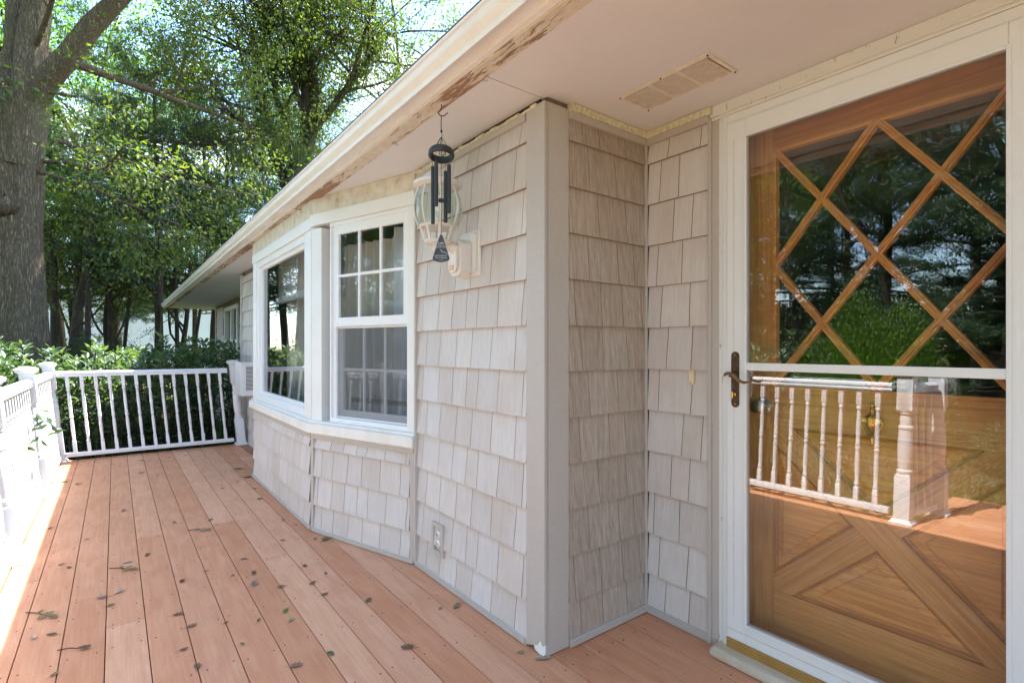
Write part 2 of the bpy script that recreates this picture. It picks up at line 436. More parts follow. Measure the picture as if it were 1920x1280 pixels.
class MB:
    def __init__(s):
        s.v = []; s.f = []
    def add(s, vs, fs):
        k = len(s.v)
        s.v += [tuple(v) for v in vs]
        s.f += [tuple(i + k for i in f) for f in fs]
        return s
    def hexa(s, c):
        return s.add(c, [(0, 3, 2, 1), (4, 5, 6, 7), (0, 1, 5, 4), (1, 2, 6, 5), (2, 3, 7, 6), (3, 0, 4, 7)])
    def box(s, x0, y0, z0, x1, y1, z1):
        return s.hexa([(x0, y0, z0), (x1, y0, z0), (x1, y1, z0), (x0, y1, z0), (x0, y0, z1), (x1, y0, z1), (x1, y1, z1), (x0, y1, z1)])
    def pbox(s, pl, u0, u1, w0, w1, z0, z1, wt0=None, wt1=None):
        wt0 = w0 if wt0 is None else wt0; wt1 = w1 if wt1 is None else wt1
        return s.hexa([pl.P(u0, w0, z0), pl.P(u1, w0, z0), pl.P(u1, w1, z0), pl.P(u0, w1, z0),
                       pl.P(u0, wt0, z1), pl.P(u1, wt0, z1), pl.P(u1, wt1, z1), pl.P(u0, wt1, z1)])
    def prism(s, pts, vec):
        n = len(pts); vec = Vector(vec)
        a = [Vector(p) for p in pts]; b = [p + vec for p in a]
        return s.add(a + b, [tuple(range(n - 1, -1, -1)), tuple(range(n, 2 * n))] + [(i, (i + 1) % n, n + (i + 1) % n, n + i) for i in range(n)])
    def pprism(s, pl, poly, w0, w1):
        a = [pl.P(u, w0, z) for u, z in poly]; b = [pl.P(u, w1, z) for u, z in poly]; n = len(poly)
        return s.add(a + b, [tuple(range(n - 1, -1, -1)), tuple(range(n, 2 * n))] + [(i, (i + 1) % n, n + (i + 1) % n, n + i) for i in range(n)])
    def rings(s, c, prof, n=12, axis=None):
        """prof: (height, radius, squareness) ; axis: 3 vectors"""
        c = Vector(c)
        ax = axis or (Vector((1, 0, 0)), Vector((0, 1, 0)), Vector((0, 0, 1)))
        vs = []
        for pr in prof:
            h, r = pr[0], pr[1]; q = pr[2] if len(pr) > 2 else 0
            for i in range(n):
                a = 2 * math.pi * (i + 0.5) / n if q else 2 * math.pi * (i + 0.5) / n
                ca, sa = math.cos(a), math.sin(a)
                if q:
                    mx_ = max(abs(ca), abs(sa)); k = 1.0 / mx_
                    # push the vertices next to a corner into the corner itself
                    x, y = ca * k, sa * k
                    if abs(x) > 0.6 and abs(y) > 0.6: x, y = math.copysign(1, x), math.copysign(1, y)
                    x, y = x * r, y * r
                else:
                    x, y = ca * r, sa * r
                vs.append(c + ax[0] * x + ax[1] * y + ax[2] * h)
        fs = []
        m_ = len(prof)
        for j in range(m_ - 1):
            for i in range(n):
                k = (i + 1) % n
                fs.append((j * n + i, j * n + k, (j + 1) * n + k, (j + 1) * n + i))
        fs.append(tuple(range(n - 1, -1, -1))); fs.append(tuple((m_ - 1) * n + i for i in range(n)))
        return s.add(vs, fs)
    def tube(s, pts, rad, n=8, flat=1.0):
        pts = [Vector(p) for p in pts]
        if not hasattr(rad, '__len__'): rad = [rad] * len(pts)
        up = None; vs = []
        for i, p in enumerate(pts):
            d = (pts[min(i + 1, len(pts) - 1)] - pts[max(i - 1, 0)]).normalized()
            if up is None:
                up = d.orthogonal().normalized()
            else:
                up = (up - d * up.dot(d)).normalized()
            b = d.cross(up)
            for k in range(n):
                a = 2 * math.pi * k / n
                vs.append(p + up * math.cos(a) * rad[i] + b * math.sin(a) * rad[i] * flat)
        fs = []
        for j in range(len(pts) - 1):
            for i in range(n):
                k = (i + 1) % n
                fs.append((j * n + i, j * n + k, (j + 1) * n + k, (j + 1) * n + i))
        fs.append(tuple(range(n - 1, -1, -1))); fs.append(tuple((len(pts) - 1) * n + i for i in range(n)))
        return s.add(vs, fs)
    def shear(s, kx):
        s.v = [(x + kx * z, y, z) for x, y, z in s.v]; return s
    def build(s, name, mat, parent=None, smooth=False, bevel=0.0, color=None, loc=None, seg=2, angle=35):
        me = bpy.data.meshes.new(name)
        og = origin(parent) if parent is not None else Vector((0, 0, 0))
        if loc is not None: og = Vector(loc)
        me.from_pydata([(v[0] - og.x, v[1] - og.y, v[2] - og.z) for v in s.v], [], s.f)
        import bmesh
        bm = bmesh.new(); bm.from_mesh(me); bmesh.ops.recalc_face_normals(bm, faces=bm.faces); bm.to_mesh(me); bm.free()
        me.materials.append(MATS[mat])
        o = bpy.data.objects.new(name, me)
        COL.objects.link(o)
        if smooth:
            me.shade_smooth() if hasattr(me, 'shade_smooth') else None
            try: me.set_sharp_from_angle(angle=math.radians(angle))
            except Exception: pass
        if parent is not None:
            o.parent = parent
            ORG[o.name] = origin(parent)
        elif loc is not None:
            o.location = loc; ORG[o.name] = Vector(loc)
        if loc is not None and parent is not None:
            o.location = Vector(loc) - origin(parent)
            ORG[o.name] = Vector(loc)
        if bevel:
            b = o.modifiers.new('edge', 'BEVEL'); b.width = bevel; b.segments = seg; b.limit_method = 'ANGLE'; b.angle_limit = math.radians(40)
        if color is not None: o.color = (*color, 1) if len(color) == 3 else color
        return o

def copy_part(src, parent, loc):
    c = src.copy(); COL.objects.link(c); c.parent = parent; c.location = loc
    return c

rnd = random.Random(7)
# ------------------------------------------------------------------ house
DECK_EDGE = -0.605
SOF = 2.253
GZ = -0.55                         # ground level
FRONT = Plane((1.385, 1.595), (0, 1), (-1, 0))
SIDE = Plane((1.39, 1.585), (1, 0), (0, -1))
DOORW = Plane((2.01, 1.585), (0, -1), (-1, 0))
BAYA = Plane((1.385, 2.70), (1.076 - 1.385, 3.644 - 2.70), (-0.9504, -0.3111))
BAYF = Plane((1.076, 3.644), (0, 1), (-1, 0))
BAYB = Plane((1.076, 5.52), (0.309, 0.944), (-0.9504, 0.3111))
FARF = Plane((1.385, 6.46), (0, 1), (-1, 0))
RECW = Plane((2.0, 7.85), (0, 1), (-1, 0))
COURSES = [0.0, 0.185, 0.3765, 0.568, 0.7595, 0.951, 1.1425, 1.334, 1.5255, 1.717, 1.9085, 2.100, 2.192]

house = thing('house', (1.4, 1.6, 0), 'single storey house with pinkish grey shingle walls, white bay window and deep eave', 'house')

SH_TONES = [(1.0, 1.0, 1.0), (1.05, 1.04, 1.03), (0.96, 0.94, 0.925), (1.03, 1.03, 1.035), (0.93, 0.905, 0.885), (1.0, 0.975, 0.955)]
def shingle_row(wall, pl, joints, z0, z1, mat='cedar_shingle', lean=0.0028, gap=0.0032):
    for a, b, la, lb in zip(joints[:-1], joints[1:], [0] + [rnd.uniform(-lean, lean) for _ in joints[2:]], [0] * 99):
        pass
    leans = [0.0] + [rnd.uniform(-lean, lean) for _ in joints[1:-1]] + [0.0]
    for i in range(len(joints) - 1):
        u0, u1 = joints[i], joints[i + 1]
        if u1 - u0 < 0.008: continue
        g = gap / 2
        la, lb = leans[i], leans[i + 1]
        dz = rnd.uniform(-0.0006, 0.0006)
        wb = 0.0210 + rnd.uniform(-0.0004, 0.0004)
        m = MB()
        m.hexa([pl.P(u0 + g - la, 0.002, z0 + dz), pl.P(u1 - g - lb, 0.002, z0 + dz), pl.P(u1 - g - lb, wb, z0 + dz), pl.P(u0 + g - la, wb, z0 + dz),
                pl.P(u0 + g + la, 0.002, z1 + 0.004), pl.P(u1 - g + lb, 0.002, z1 + 0.004), pl.P(u1 - g + lb, 0.0045, z1 + 0.004), pl.P(u0 + g + la, 0.0045, z1 + 0.004)])
        t = rnd.choice(SH_TONES)
        o = m.build('shingle', mat, wall, color=t)
        # butt end and the two cut sides are darkened, painting in the shadow lines
        o.data.materials.append(MATS['shingle_edge_shade'])
        for p in o.data.polygons:
            if p.normal.z < -0.8 or abs(p.normal.x * pl.e.x + p.normal.y * pl.e.y) > 0.8: p.material_index = 1

def wall_slab(pl, rects, label=None, mat='wall_underlay', name='wall', thick=0.12):
    m = MB()
    for (u0, u1, z0, z1) in rects:
        m.pbox(pl, u0, u1, -thick, 0.0, z0, z1)
    o = m.build(name, mat, house)
    if label: o['label'] = label
    return o

# joints measured along each wall -------------------------------------------------
fA = [1.722, 1.901, 2.068, 2.167, 2.299, 2.439, 2.620]
fB = [1.774, 1.954, 2.120, 2.262, 2.427, 2.576]
frontL, frontR = 2.690, 1.690
w_front = wall_slab(FRONT, [(0, 1.105, -0.01, SOF)], 'front wall between the bay window and the corner post')
for k in range(12):
    js = (fA if k % 2 == 1 else fB)
    if k == 11: js = [1.735, 1.90, 2.06, 2.15, 2.29, 2.45, 2.6]
    u = sorted([frontR - 1.595] + [j - 1.595 for j in js] + [frontL - 1.595])
    shingle_row(w_front, FRONT, u, COURSES[k], COURSES[k + 1])
w_side = wall_slab(SIDE, [(0.0, 0.62, -0.01, SOF)], 'return wall at right angles between corner post and door wall')
def on_y(px, Y):
    t = (px - 960) / 976.; s_, c_ = math.sin(YAW), math.cos(YAW)
    return (s_ + c_ * t) / (c_ - s_ * t) * Y
def on_x(px, X):
    t = (px - 960) / 976.; s_, c_ = math.sin(YAW), math.cos(YAW)
    return (c_ - s_ * t) / (s_ + c_ * t) * X
side_j = [[1087, 1128, 1173], [1075, 1124, 1164.7, 1197], [1101.8, 1157.8, 1186.7], [1120, 1172], [1084.5, 1140.5, 1170.5], [1102, 1156, 1202],
          [1087.4, 1128, 1173.5], [1076, 1125, 1165, 1200], [1101, 1156, 1185.7], [1119.6, 1171.6], [1101.3, 1152.2, 1202.6], [1089.6, 1120.8, 1170.5]]
for k, js in enumerate(side_j):
    u = [1.495 - 1.39] + [on_y(p, 1.58) - 1.39 for p in js] + [1.995 - 1.39]
    shingle_row(w_side, SIDE, u, COURSES[k], COURSES[k + 1], 'cedar_shingle_shaded')
w_door = wall_slab(DOORW, [(0, 0.41, -0.01, SOF), (1.36, 4.4, -0.01, SOF)], 'wall beside the front door')
door_j = [[1248, 1293], [1237, 1290], [1227, 1274.7], [1259, 1293], [1280.5, 1317], [1236, 1298], [1252, 1298], [1241, 1294], [1233.5, 1279.5],
          [1263.7, 1299], [1239, 1274], [1254.4, 1315.3]]
for k, js in enumerate(door_j):
    u = [0.025] + [1.585 - on_x(p, 2.0) for p in js] + [1.585 - 1.243]
    shingle_row(w_door, DOORW, u, COURSES[k], COURSES[k + 1], 'cedar_shingle')
# siding to the right of the door, outside the picture: one joined sheet
m = MB()
for k in range(12):
    u = 1.40
    while u < 4.38:
        u1 = min(u + rnd.uniform(0.1, 0.19), 4.38)
        m.hexa([DOORW.P(u + .001, .002, COURSES[k]), DOORW.P(u1 - .001, .002, COURSES[k]), DOORW.P(u1 - .001, .0165, COURSES[k]), DOORW.P(u + .001, .0165, COURSES[k]),
                DOORW.P(u + .001, .002, COURSES[k + 1]), DOORW.P(u1 - .001, .002, COURSES[k + 1]), DOORW.P(u1 - .001, .0045, COURSES[k + 1]), DOORW.P(u + .001, .0045, COURSES[k + 1])])
        u = u1
m.build('shingle_siding', 'cedar_shingle', w_door, color=(1, 1, 1))['kind'] = 'stuff'

# bay walls
w_baya = wall_slab(BAYA, [(0, 0.99, -0.01, 0.70)], 'angled panel under the double hung window')
bay_j = [[583, 670, 782, 888, 1020, 1175], [555, 660, 755, 850, 930, 1065, 1222], [587, 670, 780, 885, 1022, 1175], [540, 657, 752, 850, 925, 1062, 1218]]
def on_a(px):
    t = (px - 960) / 976.; s_, c_ = math.sin(YAW), math.cos(YAW)
    r = (s_ + c_ * t, c_ - s_ * t); o, e = BAYA.o, BAYA.e
    det = r[0] * (-e.y) + e.x * r[1]
    return (r[0] * o.y - r[1] * o.x) / det
for k, js in enumerate(bay_j):
    u = sorted([0.055, 0.962] + [min(max(on_a(p / 4 + 460), .06), .955) for p in js])
    shingle_row(w_baya, BAYA, u, COURSES[k], min(COURSES[k + 1], 0.632), lean=0.004)
w_bayf = wall_slab(BAYF, [(0.0, 1.876, -0.01, 0.70)], 'front panel under the picture window')
bf_j = [[500.5, 513, 525.5, 544, 561, 572], [504, 513, 526, 541, 551, 567], [502, 514, 527, 540, 553, 565, 575], [504, 511, 525, 540, 556, 570]]
for k, js in enumerate(bf_j):
    u = sorted([0.03, 1.846] + [on_x(p, 1.07) - 3.644 for p in js])
    shingle_row(w_bayf, BAYF, u, COURSES[k], min(COURSES[k + 1], 0.632), lean=0.004)
wall_slab(BAYB, [(0.0, 0.99, -0.01, SOF)], 'far angled side of the bay')
w_farf = wall_slab(FARF, [(0, 1.39, GZ - .3, SOF)], 'wall beyond the bay carrying the air conditioner')
for k in range(-4, 12):
    z0 = COURSES[k] if k >= 0 else k * 0.19
    z1 = COURSES[k + 1] if k >= 0 else (k + 1) * 0.19
    shingle_row(w_farf, FARF, [0.0, 0.16, 0.33, 0.55, 0.78, 0.95, 1.16, 1.36] if k % 2 else [0.0, 0.22, 0.42, 0.62, 0.86, 1.05, 1.25, 1.36], z0, z1)
MB().box(1.385, 7.73, GZ - .3, 2.0, 7.85, SOF).build('wall', 'taupe_vinyl', house)
# far wall with its window opening (Y 11.75..13.35)
WY0, WY1, WZ0, WZ1 = 11.75 - 7.85, 13.35 - 7.85, 0.72, 2.14
w_rec = wall_slab(RECW, [(0, WY0, GZ - .3, SOF), (WY1, 6.75, GZ - .3, SOF), (WY0, WY1, GZ - .3, WZ0), (WY0, WY1, WZ1, SOF)], 'far recessed wall with the small window')
m = MB()
for k in range(-4, 12):
    z0 = COURSES[k] if k >= 0 else k * 0.19
    z1 = COURSES[k + 1] if k >= 0 else (k + 1) * 0.19
    u = 0.0
    while u < 6.72:
        u1 = min(u + rnd.uniform(0.12, 0.24), 6.75)
        if not (u1 > WY0 - .1 and u < WY1 + .1 and z1 > WZ0 - .02):
            m.hexa([RECW.P(u + .001, .002, z0), RECW.P(u1 - .001, .002, z0), RECW.P(u1 - .001, .0165, z0), RECW.P(u + .001, .0165, z0),
                    RECW.P(u + .001, .002, z1), RECW.P(u1 - .001, .002, z1), RECW.P(u1 - .001, .0045, z1), RECW.P(u + .001, .0045, z1)])
        u = u1
m.build('shingle_siding', 'cedar_shingle', w_rec, color=(.97, .96, .95))['kind'] = 'stuff'
m = MB().box(2.0, 14.6, GZ - .3, 9.0, 14.72, SOF)
m.box(8.9, -3, GZ - .3, 9.0, 14.6, SOF).box(2.13, -3.0, GZ - .3, 8.9, -2.9, SOF)
m.build('wall', 'taupe_vinyl', house)
# rooms: floor, ceiling, partition
m = MB().box(2.14, -2.9, 0.0, 8.9, 14.6, 0.02).box(1.51, 1.71, 0.0, 2.14, 7.73, 0.02)
m.build('room_floor', 'room_wall', house)
m = MB().box(4.6, -2.9, 0.02, 4.7, 14.6, 2.25).box(2.3, 2.4, 0.02, 4.6, 2.5, 2.25).box(2.14, 8.1, .02, 4.6, 8.2, 2.25)
m.build('partition', 'room_wall', house)

# trims -------------------------------------------------------------------------
def trim(mb, name='trim', mat='taupe_vinyl', parent=None, bevel=0.0015):
    return mb.build(name, mat, parent or house, bevel=bevel)
# corner post: two faces, the foot of the front face torn open
cp = MB()
cp.pprism(Plane((1.385, 1.585), (0, 1), (-1, 0)), [(0.034, 0.035), (0.103, 0.006), (0.103, 2.228), (-0.012, 2.228), (-0.012, 0.052), (0.0, 0.043), (0.012, 0.062), (0.024, 0.048)], 0.0, 0.022)
cp.box(1.376, 1.573, 0.004, 1.497, 1.592, 2.2285)
trim(cp, 'corner_post')
tf = MB()
plc = Plane((1.385, 1.585), (0, 1), (-1, 0))
tf.pprism(plc, [(-0.011, 0.012), (0.006, 0.001), (0.05, 0.010), (0.058, 0.03), (0.034, 0.075), (0.02, 0.082), (0.004, 0.068), (-0.011, 0.06)], 0.012, 0.0195)
tf.build('torn_liner', 'white_vinyl', house)
trim(MB().pbox(DOORW, 0.345, 0.361, 0.0, 0.030, 0, 2.20).pbox(DOORW, 0.361, 0.392, 0.0, 0.022, 0, 2.2), 'edge_trim')
# inside corner channel
trim(MB().box(1.992, 1.572, 0, 2.004, 1.585, 2.192).box(1.984, 1.560, 0, 1.996, 1.572, 2.192), 'corner_channel')
# base and top channels
for pl_, u0_, u1_, w_, z_ in ((FRONT, 0.10, 1.10, .026, .030), (SIDE, 0.108, 0.60, .026, .036), (DOORW, 0.012, 0.345, .026, .036), (BAYA, 0.02, 0.965, .026, .030), (BAYF, 0.0, 1.876, .024, .030)):
    trim(MB().pbox(pl_, u0_, u1_, 0.0, w_, 0.006, z_).pbox(pl_, u0_, u1_, w_, w_ + .004, 0.006, z_ - .010), 'base_channel')
for pl_, u0_, u1_, w_, z0_, z1_ in ((FRONT, 0.103, 1.10, .024, 2.190, 2.219), (SIDE, 0.108, 0.60, .024, 2.190, 2.219), (DOORW, 0.012, 0.345, .024, 2.190, 2.219), (BAYA, 0.02, 0.965, .022, .630, .664), (BAYF, 0.0, 1.876, .022, .630, .664)):
    trim(MB().pbox(pl_, u0_, u1_, 0.0, w_, z0_, z1_), 'top_channel')
trim(MB().pbox(FRONT, 1.085, 1.103, 0.0, 0.030, 0.0, 2.23).pbox(BAYA, 0.012, 0.050, 0.0, 0.020, 0.006, 0.640)
     .pbox(BAYA, 0.962, 0.990, 0.0, 0.022, 0.006, 0.664), 'joint_trim')
trim(MB().pbox(FARF, -0.02, 0.03, 0, 0.025, -.5, 2.22).pbox(FARF, 1.33, 1.40, 0, 0.03, -.8, 2.22), 'edge_trim')
trim(MB().box(1.965, 14.53, GZ - .3, 2.0, 14.62, 2.24), 'corner_trim')
f = MB()
f.pbox(SIDE, 0.11, 0.60, 0.0, 0.030, 2.2195, 2.2500)
f.pbox(DOORW, 0.004, 0.36, 0.0, 0.028, 2.2195, 2.2495)
# ragged strip above the front wall, leaving an uneven dark gap below the soffit
u = 0.03
while u < 1.08:
    u1 = min(u + rnd.uniform(0.02, 0.05), 1.08)
    top = 2.238 - 0.010 * rnd.random() + (0.006 if u > 0.7 else 0)
    f.pbox(FRONT, u, u1, 0.0, 0.024 + rnd.uniform(-.003, .003), 2.2195, top)
    u = u1
f.build('foam_strip', 'foam', house)
MB().pbox(FRONT, 0.02, 1.09, 0.0005, 0.008, 2.2205, 2.2525).build('gap_shade_strip', 'dark_trim', house)  # dark strip paints the shade of the gap under the soffit

# soffit, in three panels with fine joints
s1 = MB().box(1.101, -4.0, SOF, 9.4, 1.603, SOF + 0.012).build('soffit_panel', 'soffit_paint', house)
s2 = MB().box(1.101, 1.607, SOF, 9.4, 7.2, SOF + 0.012).build('soffit_panel', 'soffit_paint', house)
s3 = MB().box(1.101, 7.203, SOF, 9.4, 15.7, SOF + 0.012).build('soffit_panel', 'soffit_paint', house)
MB().box(1.0, -4.0, SOF + 0.014, 9.4, 15.7, SOF + 0.03).build('eave_core', 'dark_gap', house)
MB().box(1.035, -4.0, SOF - 0.010, 1.099, 15.7, SOF + 0.011).build('peeling_strip', 'peeling_paint', house)
MB().box(1.012, -4.0, SOF - 0.002, 1.034, 15.72, 2.375).build('fascia', 'gutter_metal', house)
MB().box(1.012, 15.7, SOF - 0.004, 9.4, 15.73, 2.36).build('rake_board', 'gutter_metal', house)
# gutter: ogee profile
prof = [(1.011, 2.262), (0.972, 2.262), (0.966, 2.256), (0.958, 2.256), (0.955, 2.262), (0.957, 2.268), (0.953, 2.276), (0.944, 2.284), (0.936, 2.292),
        (0.931, 2.302), (0.929, 2.312), (0.929, 2.322), (0.921, 2.326), (0.920, 2.334), (0.931, 2.334), (0.934, 2.328), (0.938, 2.328), (0.940, 2.300), (0.962, 2.272), (1.009, 2.272), (1.009, 2.33), (1.011, 2.33)]
MB().prism([(x, -4.0, z) for x, z in prof], (0, 19.74, 0)).build('gutter', 'gutter_metal', house, smooth=True, angle=50)
MB().prism([(1.011, 15.741, 2.262), (0.958, 15.741, 2.258), (0.93, 15.741, 2.31), (0.921, 15.741, 2.333), (1.011, 15.741, 2.333)], (0, 0.012, 0)).build('gutter_end', 'gutter_metal', house)
# roof
RS = 0.333
rf = MB()
rf.prism([(0.945, -4.1, 2.350), (5.3, -4.1, 2.350 + 4.355 * RS), (9.66, -4.1, 2.350), (9.66, -4.1, 2.38), (5.3, -4.1, 2.385 + 4.355 * RS), (0.945, -4.1, 2.372)], (0, 19.9, 0))
rf.build('roof', 'asphalt_shingle', house)
MB().prism([(1.05, 15.5, 2.36), (5.3, 15.5, 3.75), (9.5, 15.5, 2.36)], (0, 0.05, 0)).build('gable', 'cedar_shingle', house, color=(1, 1, 1))
MB().rings((1.08, 12.6, 2.36), [(0, 0.04), (0.16, 0.04), (0.165, 0.035)], 12).rings((1.08, 12.6, 2.5), [(0, .05), (0.03, .05)], 12).build('vent_pipe', 'white_vinyl', house, smooth=True)
MB().tube([(1.09, 3.92, 2.243), (1.05, 3.87, 2.225), (1.0, 3.83, 2.215)], 0.0025, 6).build('nail', 'rusty_iron', house)
for hy in (2.36, 1.60):
    MB().tube([(1.09, hy, 2.243), (1.09, hy, 2.232), (1.085, hy - .006, 2.224), (1.09, hy - .014, 2.222), (1.095, hy - .018, 2.228)], 0.0018, 6).build('cup_hook', 'silver', house)

# soffit vent ---------------------------------------------------------------------
vt = thing('soffit_vent', (1.714, 1.21, SOF), 'cream louvered rectangular vent screwed to the porch soffit near the door', 'vent')
m = MB()
vx0, vx1, vy0, vy1 = 1.617, 1.811, 1.010, 1.415
m.box(vx0, vy0, SOF - .005, vx0 + .022, vy1, SOF - .0005).box(vx1 - .014, vy0, SOF - .005, vx1, vy1, SOF - .0005)
thr = [vy0 + 0.014 + i * (vy1 - vy0 - 0.028) / 3 for i in range(4)]
m.box(vx0 + .022, vy0, SOF - .005, vx1 - .014, vy0 + .014, SOF - .0005).box(vx0 + .022, vy1 - .014, SOF - .005, vx1 - .014, vy1, SOF - .0005)
for t_ in thr[1:3]:
    m.box(vx0 + .022, t_ - .006, SOF - .005, vx1 - .014, t_ + .006, SOF - .0005)
m.build('frame', 'vent_paint', vt, bevel=.0012)
MB().box(vx0 + .003, vy0 + .003, SOF - .0004, vx1 - .003, vy1 - .003, SOF - .0001).build('backing', 'vent_back', vt)
for j in range(3):
    for i in range(13):
        x = vx0 + .026 + i * (vx1 - vx0 - .044) / 13
        a_, b_ = thr[j] + .006, thr[j + 1] - .006
        MB().box(x, a_, SOF - .0060, x + .0064, b_, SOF - .0044).build('louver', 'vent_paint', vt)
for (x, y) in ((vx0 + .008, vy0 + .008), (vx0 + .008, vy1 - .008), (vx0 + .008, (vy0 + vy1) / 2), (vx1 - .007, vy0 + .008), (vx1 - .007, vy1 - .008)):
    MB().rings((x, y, SOF - .008), [(0, .0035), (.003, .0035)], 8).build('screw', 'screw_dark', vt)

# ------------------------------------------------------------------ windows of the bay
def frame_boxes(mb, pl, u0, u1, z0, z1, t, w0, w1, tb=None, tt=None):
    tb = t if tb is None else tb; tt = t if tt is None else tt
    mb.pbox(pl, u0, u0 + t, w0, w1, z0, z1); mb.pbox(pl, u1 - t, u1, w0, w1, z0, z1)
    mb.pbox(pl, u0 + t, u1 - t, w0, w1, z0, z0 + tb); mb.pbox(pl, u0 + t, u1 - t, w0, w1, z1 - tt, z1)
    return mb

# white boards round the bay windows
for pl_, u0_, u1_, w_, z_ in ((BAYA, 0.885, 0.9905, 0.012, 2.045), (BAYA, 0.006, 0.074, 0.010, 2.062), (BAYF, 0.002, 0.150, 0.013, 2.045), (BAYF, 1.735, 1.876, 0.013, 2.045)):
    MB().pbox(pl_, u0_, u1_, -0.06, w_, 0.745, z_).build('corner_board', 'white_paint', house, bevel=.002)
hb_ = MB()
hb_.pbox(BAYA, 0.0, 1.0, -0.06, 0.020, 2.063, 2.142)
hb_.pbox(BAYF, -0.004, 1.880, -0.06, 0.020, 2.046, 2.125)
hb_.build('window_head', 'white_paint', house, bevel=.002)
hb_ = MB()
hb_.pbox(BAYA, 0.0, 0.998, -0.06, 0.014, 2.144, SOF - .001)
hb_.pbox(BAYF, 0.0, 1.876, -0.06, 0.016, 2.128, SOF - .012)
hb_.build('header_board', 'cream_board', house)
sl = MB()
# sill: one stepped nosing all round the bay
for z0, z1, w in ((0.664, 0.672, 0.030), (0.672, 0.735, 0.048), (0.735, 0.752, 0.030)):
    a0, a1 = BAYA.P(0.004, w, 0), None
    # mitre between the two planes
    k = math.tan(math.radians(9.06))
    pts = [BAYA.P(0.004, -0.1, 0), BAYA.P(0.004, w, 0), BAYA.P(0.9935 + w * k, w, 0), BAYF.P(1.876 + w * k, w, 0), BAYF.P(1.876, -0.1, 0), BAYF.P(0.03, -0.1, 0)]
    sl.prism([(p.x, p.y, z0) for p in pts], (0, 0, z1 - z0))
sl.build('sill', 'sill_paint', house, bevel=.003)

# double hung window
dh = MB()
frame_boxes(dh, BAYA, 0.074, 0.806, 0.752, 2.062, 0.014, -0.05, 0.004, 0.030, 0.022)
dw = dh.build('window', 'white_vinyl', house, bevel=.0015); dw['label'] = 'double hung window with a grid of small panes'
us = MB(); frame_boxes(us, BAYA, 0.088, 0.760, 1.378, 2.040, 0.036, -0.022, -0.002, 0.058, 0.060)
us.pbox(BAYA, 0.760, 0.792, -0.05, -0.012, 0.78, 2.04)
us.build('upper_sash', 'white_vinyl', dw, bevel=.0015)
U0, U1, Z0, Z1 = 0.124, 0.724, 1.436, 1.980
for i in (1, 2):
    u = U0 + (U1 - U0) * i / 3
    MB().pbox(BAYA, u - .0085, u + .0085, -0.016, -0.004, Z0, Z1).build('muntin', 'white_vinyl', dw)
MB().pbox(BAYA, U0, U1, -0.0165, -0.0045, (Z0 + Z1) / 2 - .0085, (Z0 + Z1) / 2 + .0085).build('muntin', 'white_vinyl', dw)
MB().pbox(BAYA, U0 - .01, U1 + .01, -0.0195, -0.0170, Z0 - .01, Z1 + .01).build('pane', 'window_glass', dw)
lsash = MB(); frame_boxes(lsash, BAYA, 0.088, 0.760, 0.782, 1.400, 0.040, -0.060, -0.036, 0.052, 0.034)
lsash.build('lower_sash', 'white_vinyl', dw, bevel=.0015)
L0, L1, M0, M1 = 0.128, 0.720, 0.834, 1.366
for i in (1, 2):
    u = L0 + (L1 - L0) * i / 3
    MB().pbox(BAYA, u - .0085, u + .0085, -0.052, -0.040, M0, M1).build('muntin', 'white_vinyl', dw)
MB().pbox(BAYA, L0, L1, -0.0525, -0.0405, (M0 + M1) / 2 - .0085, (M0 + M1) / 2 + .0085).build('muntin', 'white_vinyl', dw)
MB().pbox(BAYA, L0 - .01, L1 + .01, -0.0555, -0.0530, M0 - .01, M1 + .01).build('pane', 'window_glass', dw)
scr = MB(); frame_boxes(scr, BAYA, 0.0885, 0.7920, 0.783, 1.3760, 0.010, -0.030, -0.024)
scr.build('screen_frame', 'white_vinyl', dw)
MB().pbox(BAYA, 0.0985, 0.782, -0.0275, -0.0265, 0.793, 1.366).build('screen', 'insect_screen', dw)
MB().pbox(BAYA, 0.70, 0.12, -0.085, -0.08, 0.885, 0.915).build('window_lock_bar', 'dark_trim', dw)

# picture window
pw_ = MB()
frame_boxes(pw_, BAYF, 0.150, 1.735, 0.752, 2.046, 0.052, -0.05, 0.002, 0.055, 0.052)
pw = pw_.build('window', 'white_vinyl', house, bevel=.002); pw['label'] = 'large fixed picture window'
pi = MB(); frame_boxes(pi, BAYF, 0.202, 1.683, 0.807, 1.994, 0.030, -0.045, -0.022)
pi.build('inner_frame', 'white_vinyl', pw, bevel=.0015)
MB().pbox(BAYF, 0.225, 1.660, -0.040, -0.036, 0.83, 1.97).build('pane', 'window_glass', pw)
MB().pbox(BAYF, 0.16, 1.72, -0.20, -0.155, 1.66, 1.72).build('blind_bar', 'white_paint', pw, bevel=.004)
MB().pbox(BAYF, 0.16, 1.72, -0.185, -0.180, 1.72, 2.05).build('blind', 'curtain_cloth', pw)

def curtain(pl, u0, u1, w, z0, z1, mat, amp=0.022, wl_=0.075, parent=None, ph=0.0):
    m = MB(); n = int((u1 - u0) / 0.009); vs = []
    for i in range(n + 1):
        u = u0 + (u1 - u0) * i / n
        d = amp * math.sin(2 * math.pi * u / wl_ + ph + 1.3 * math.sin(u * 9)) + 0.3 * amp * math.sin(u * 71)
        vs += [pl.P(u, w + d, z0), pl.P(u, w + d * .8, z1)]
    m.add(vs, [(2 * i, 2 * i + 2, 2 * i + 3, 2 * i + 1) for i in range(n)])
    return m.build('curtain', mat, parent, smooth=True, angle=180)
curtain(BAYA, 0.03, 0.40, -0.20, 0.70, 2.02, 'curtain_pale', parent=dw)
curtain(BAYA, 0.40, 0.98, -0.24, 0.70, 1.97, 'curtain_cloth', parent=dw, wl_=0.10)
curtain(BAYF, 1.10, 1.70, -0.26, 0.70, 2.05, 'curtain_cloth', parent=pw, wl_=0.11)
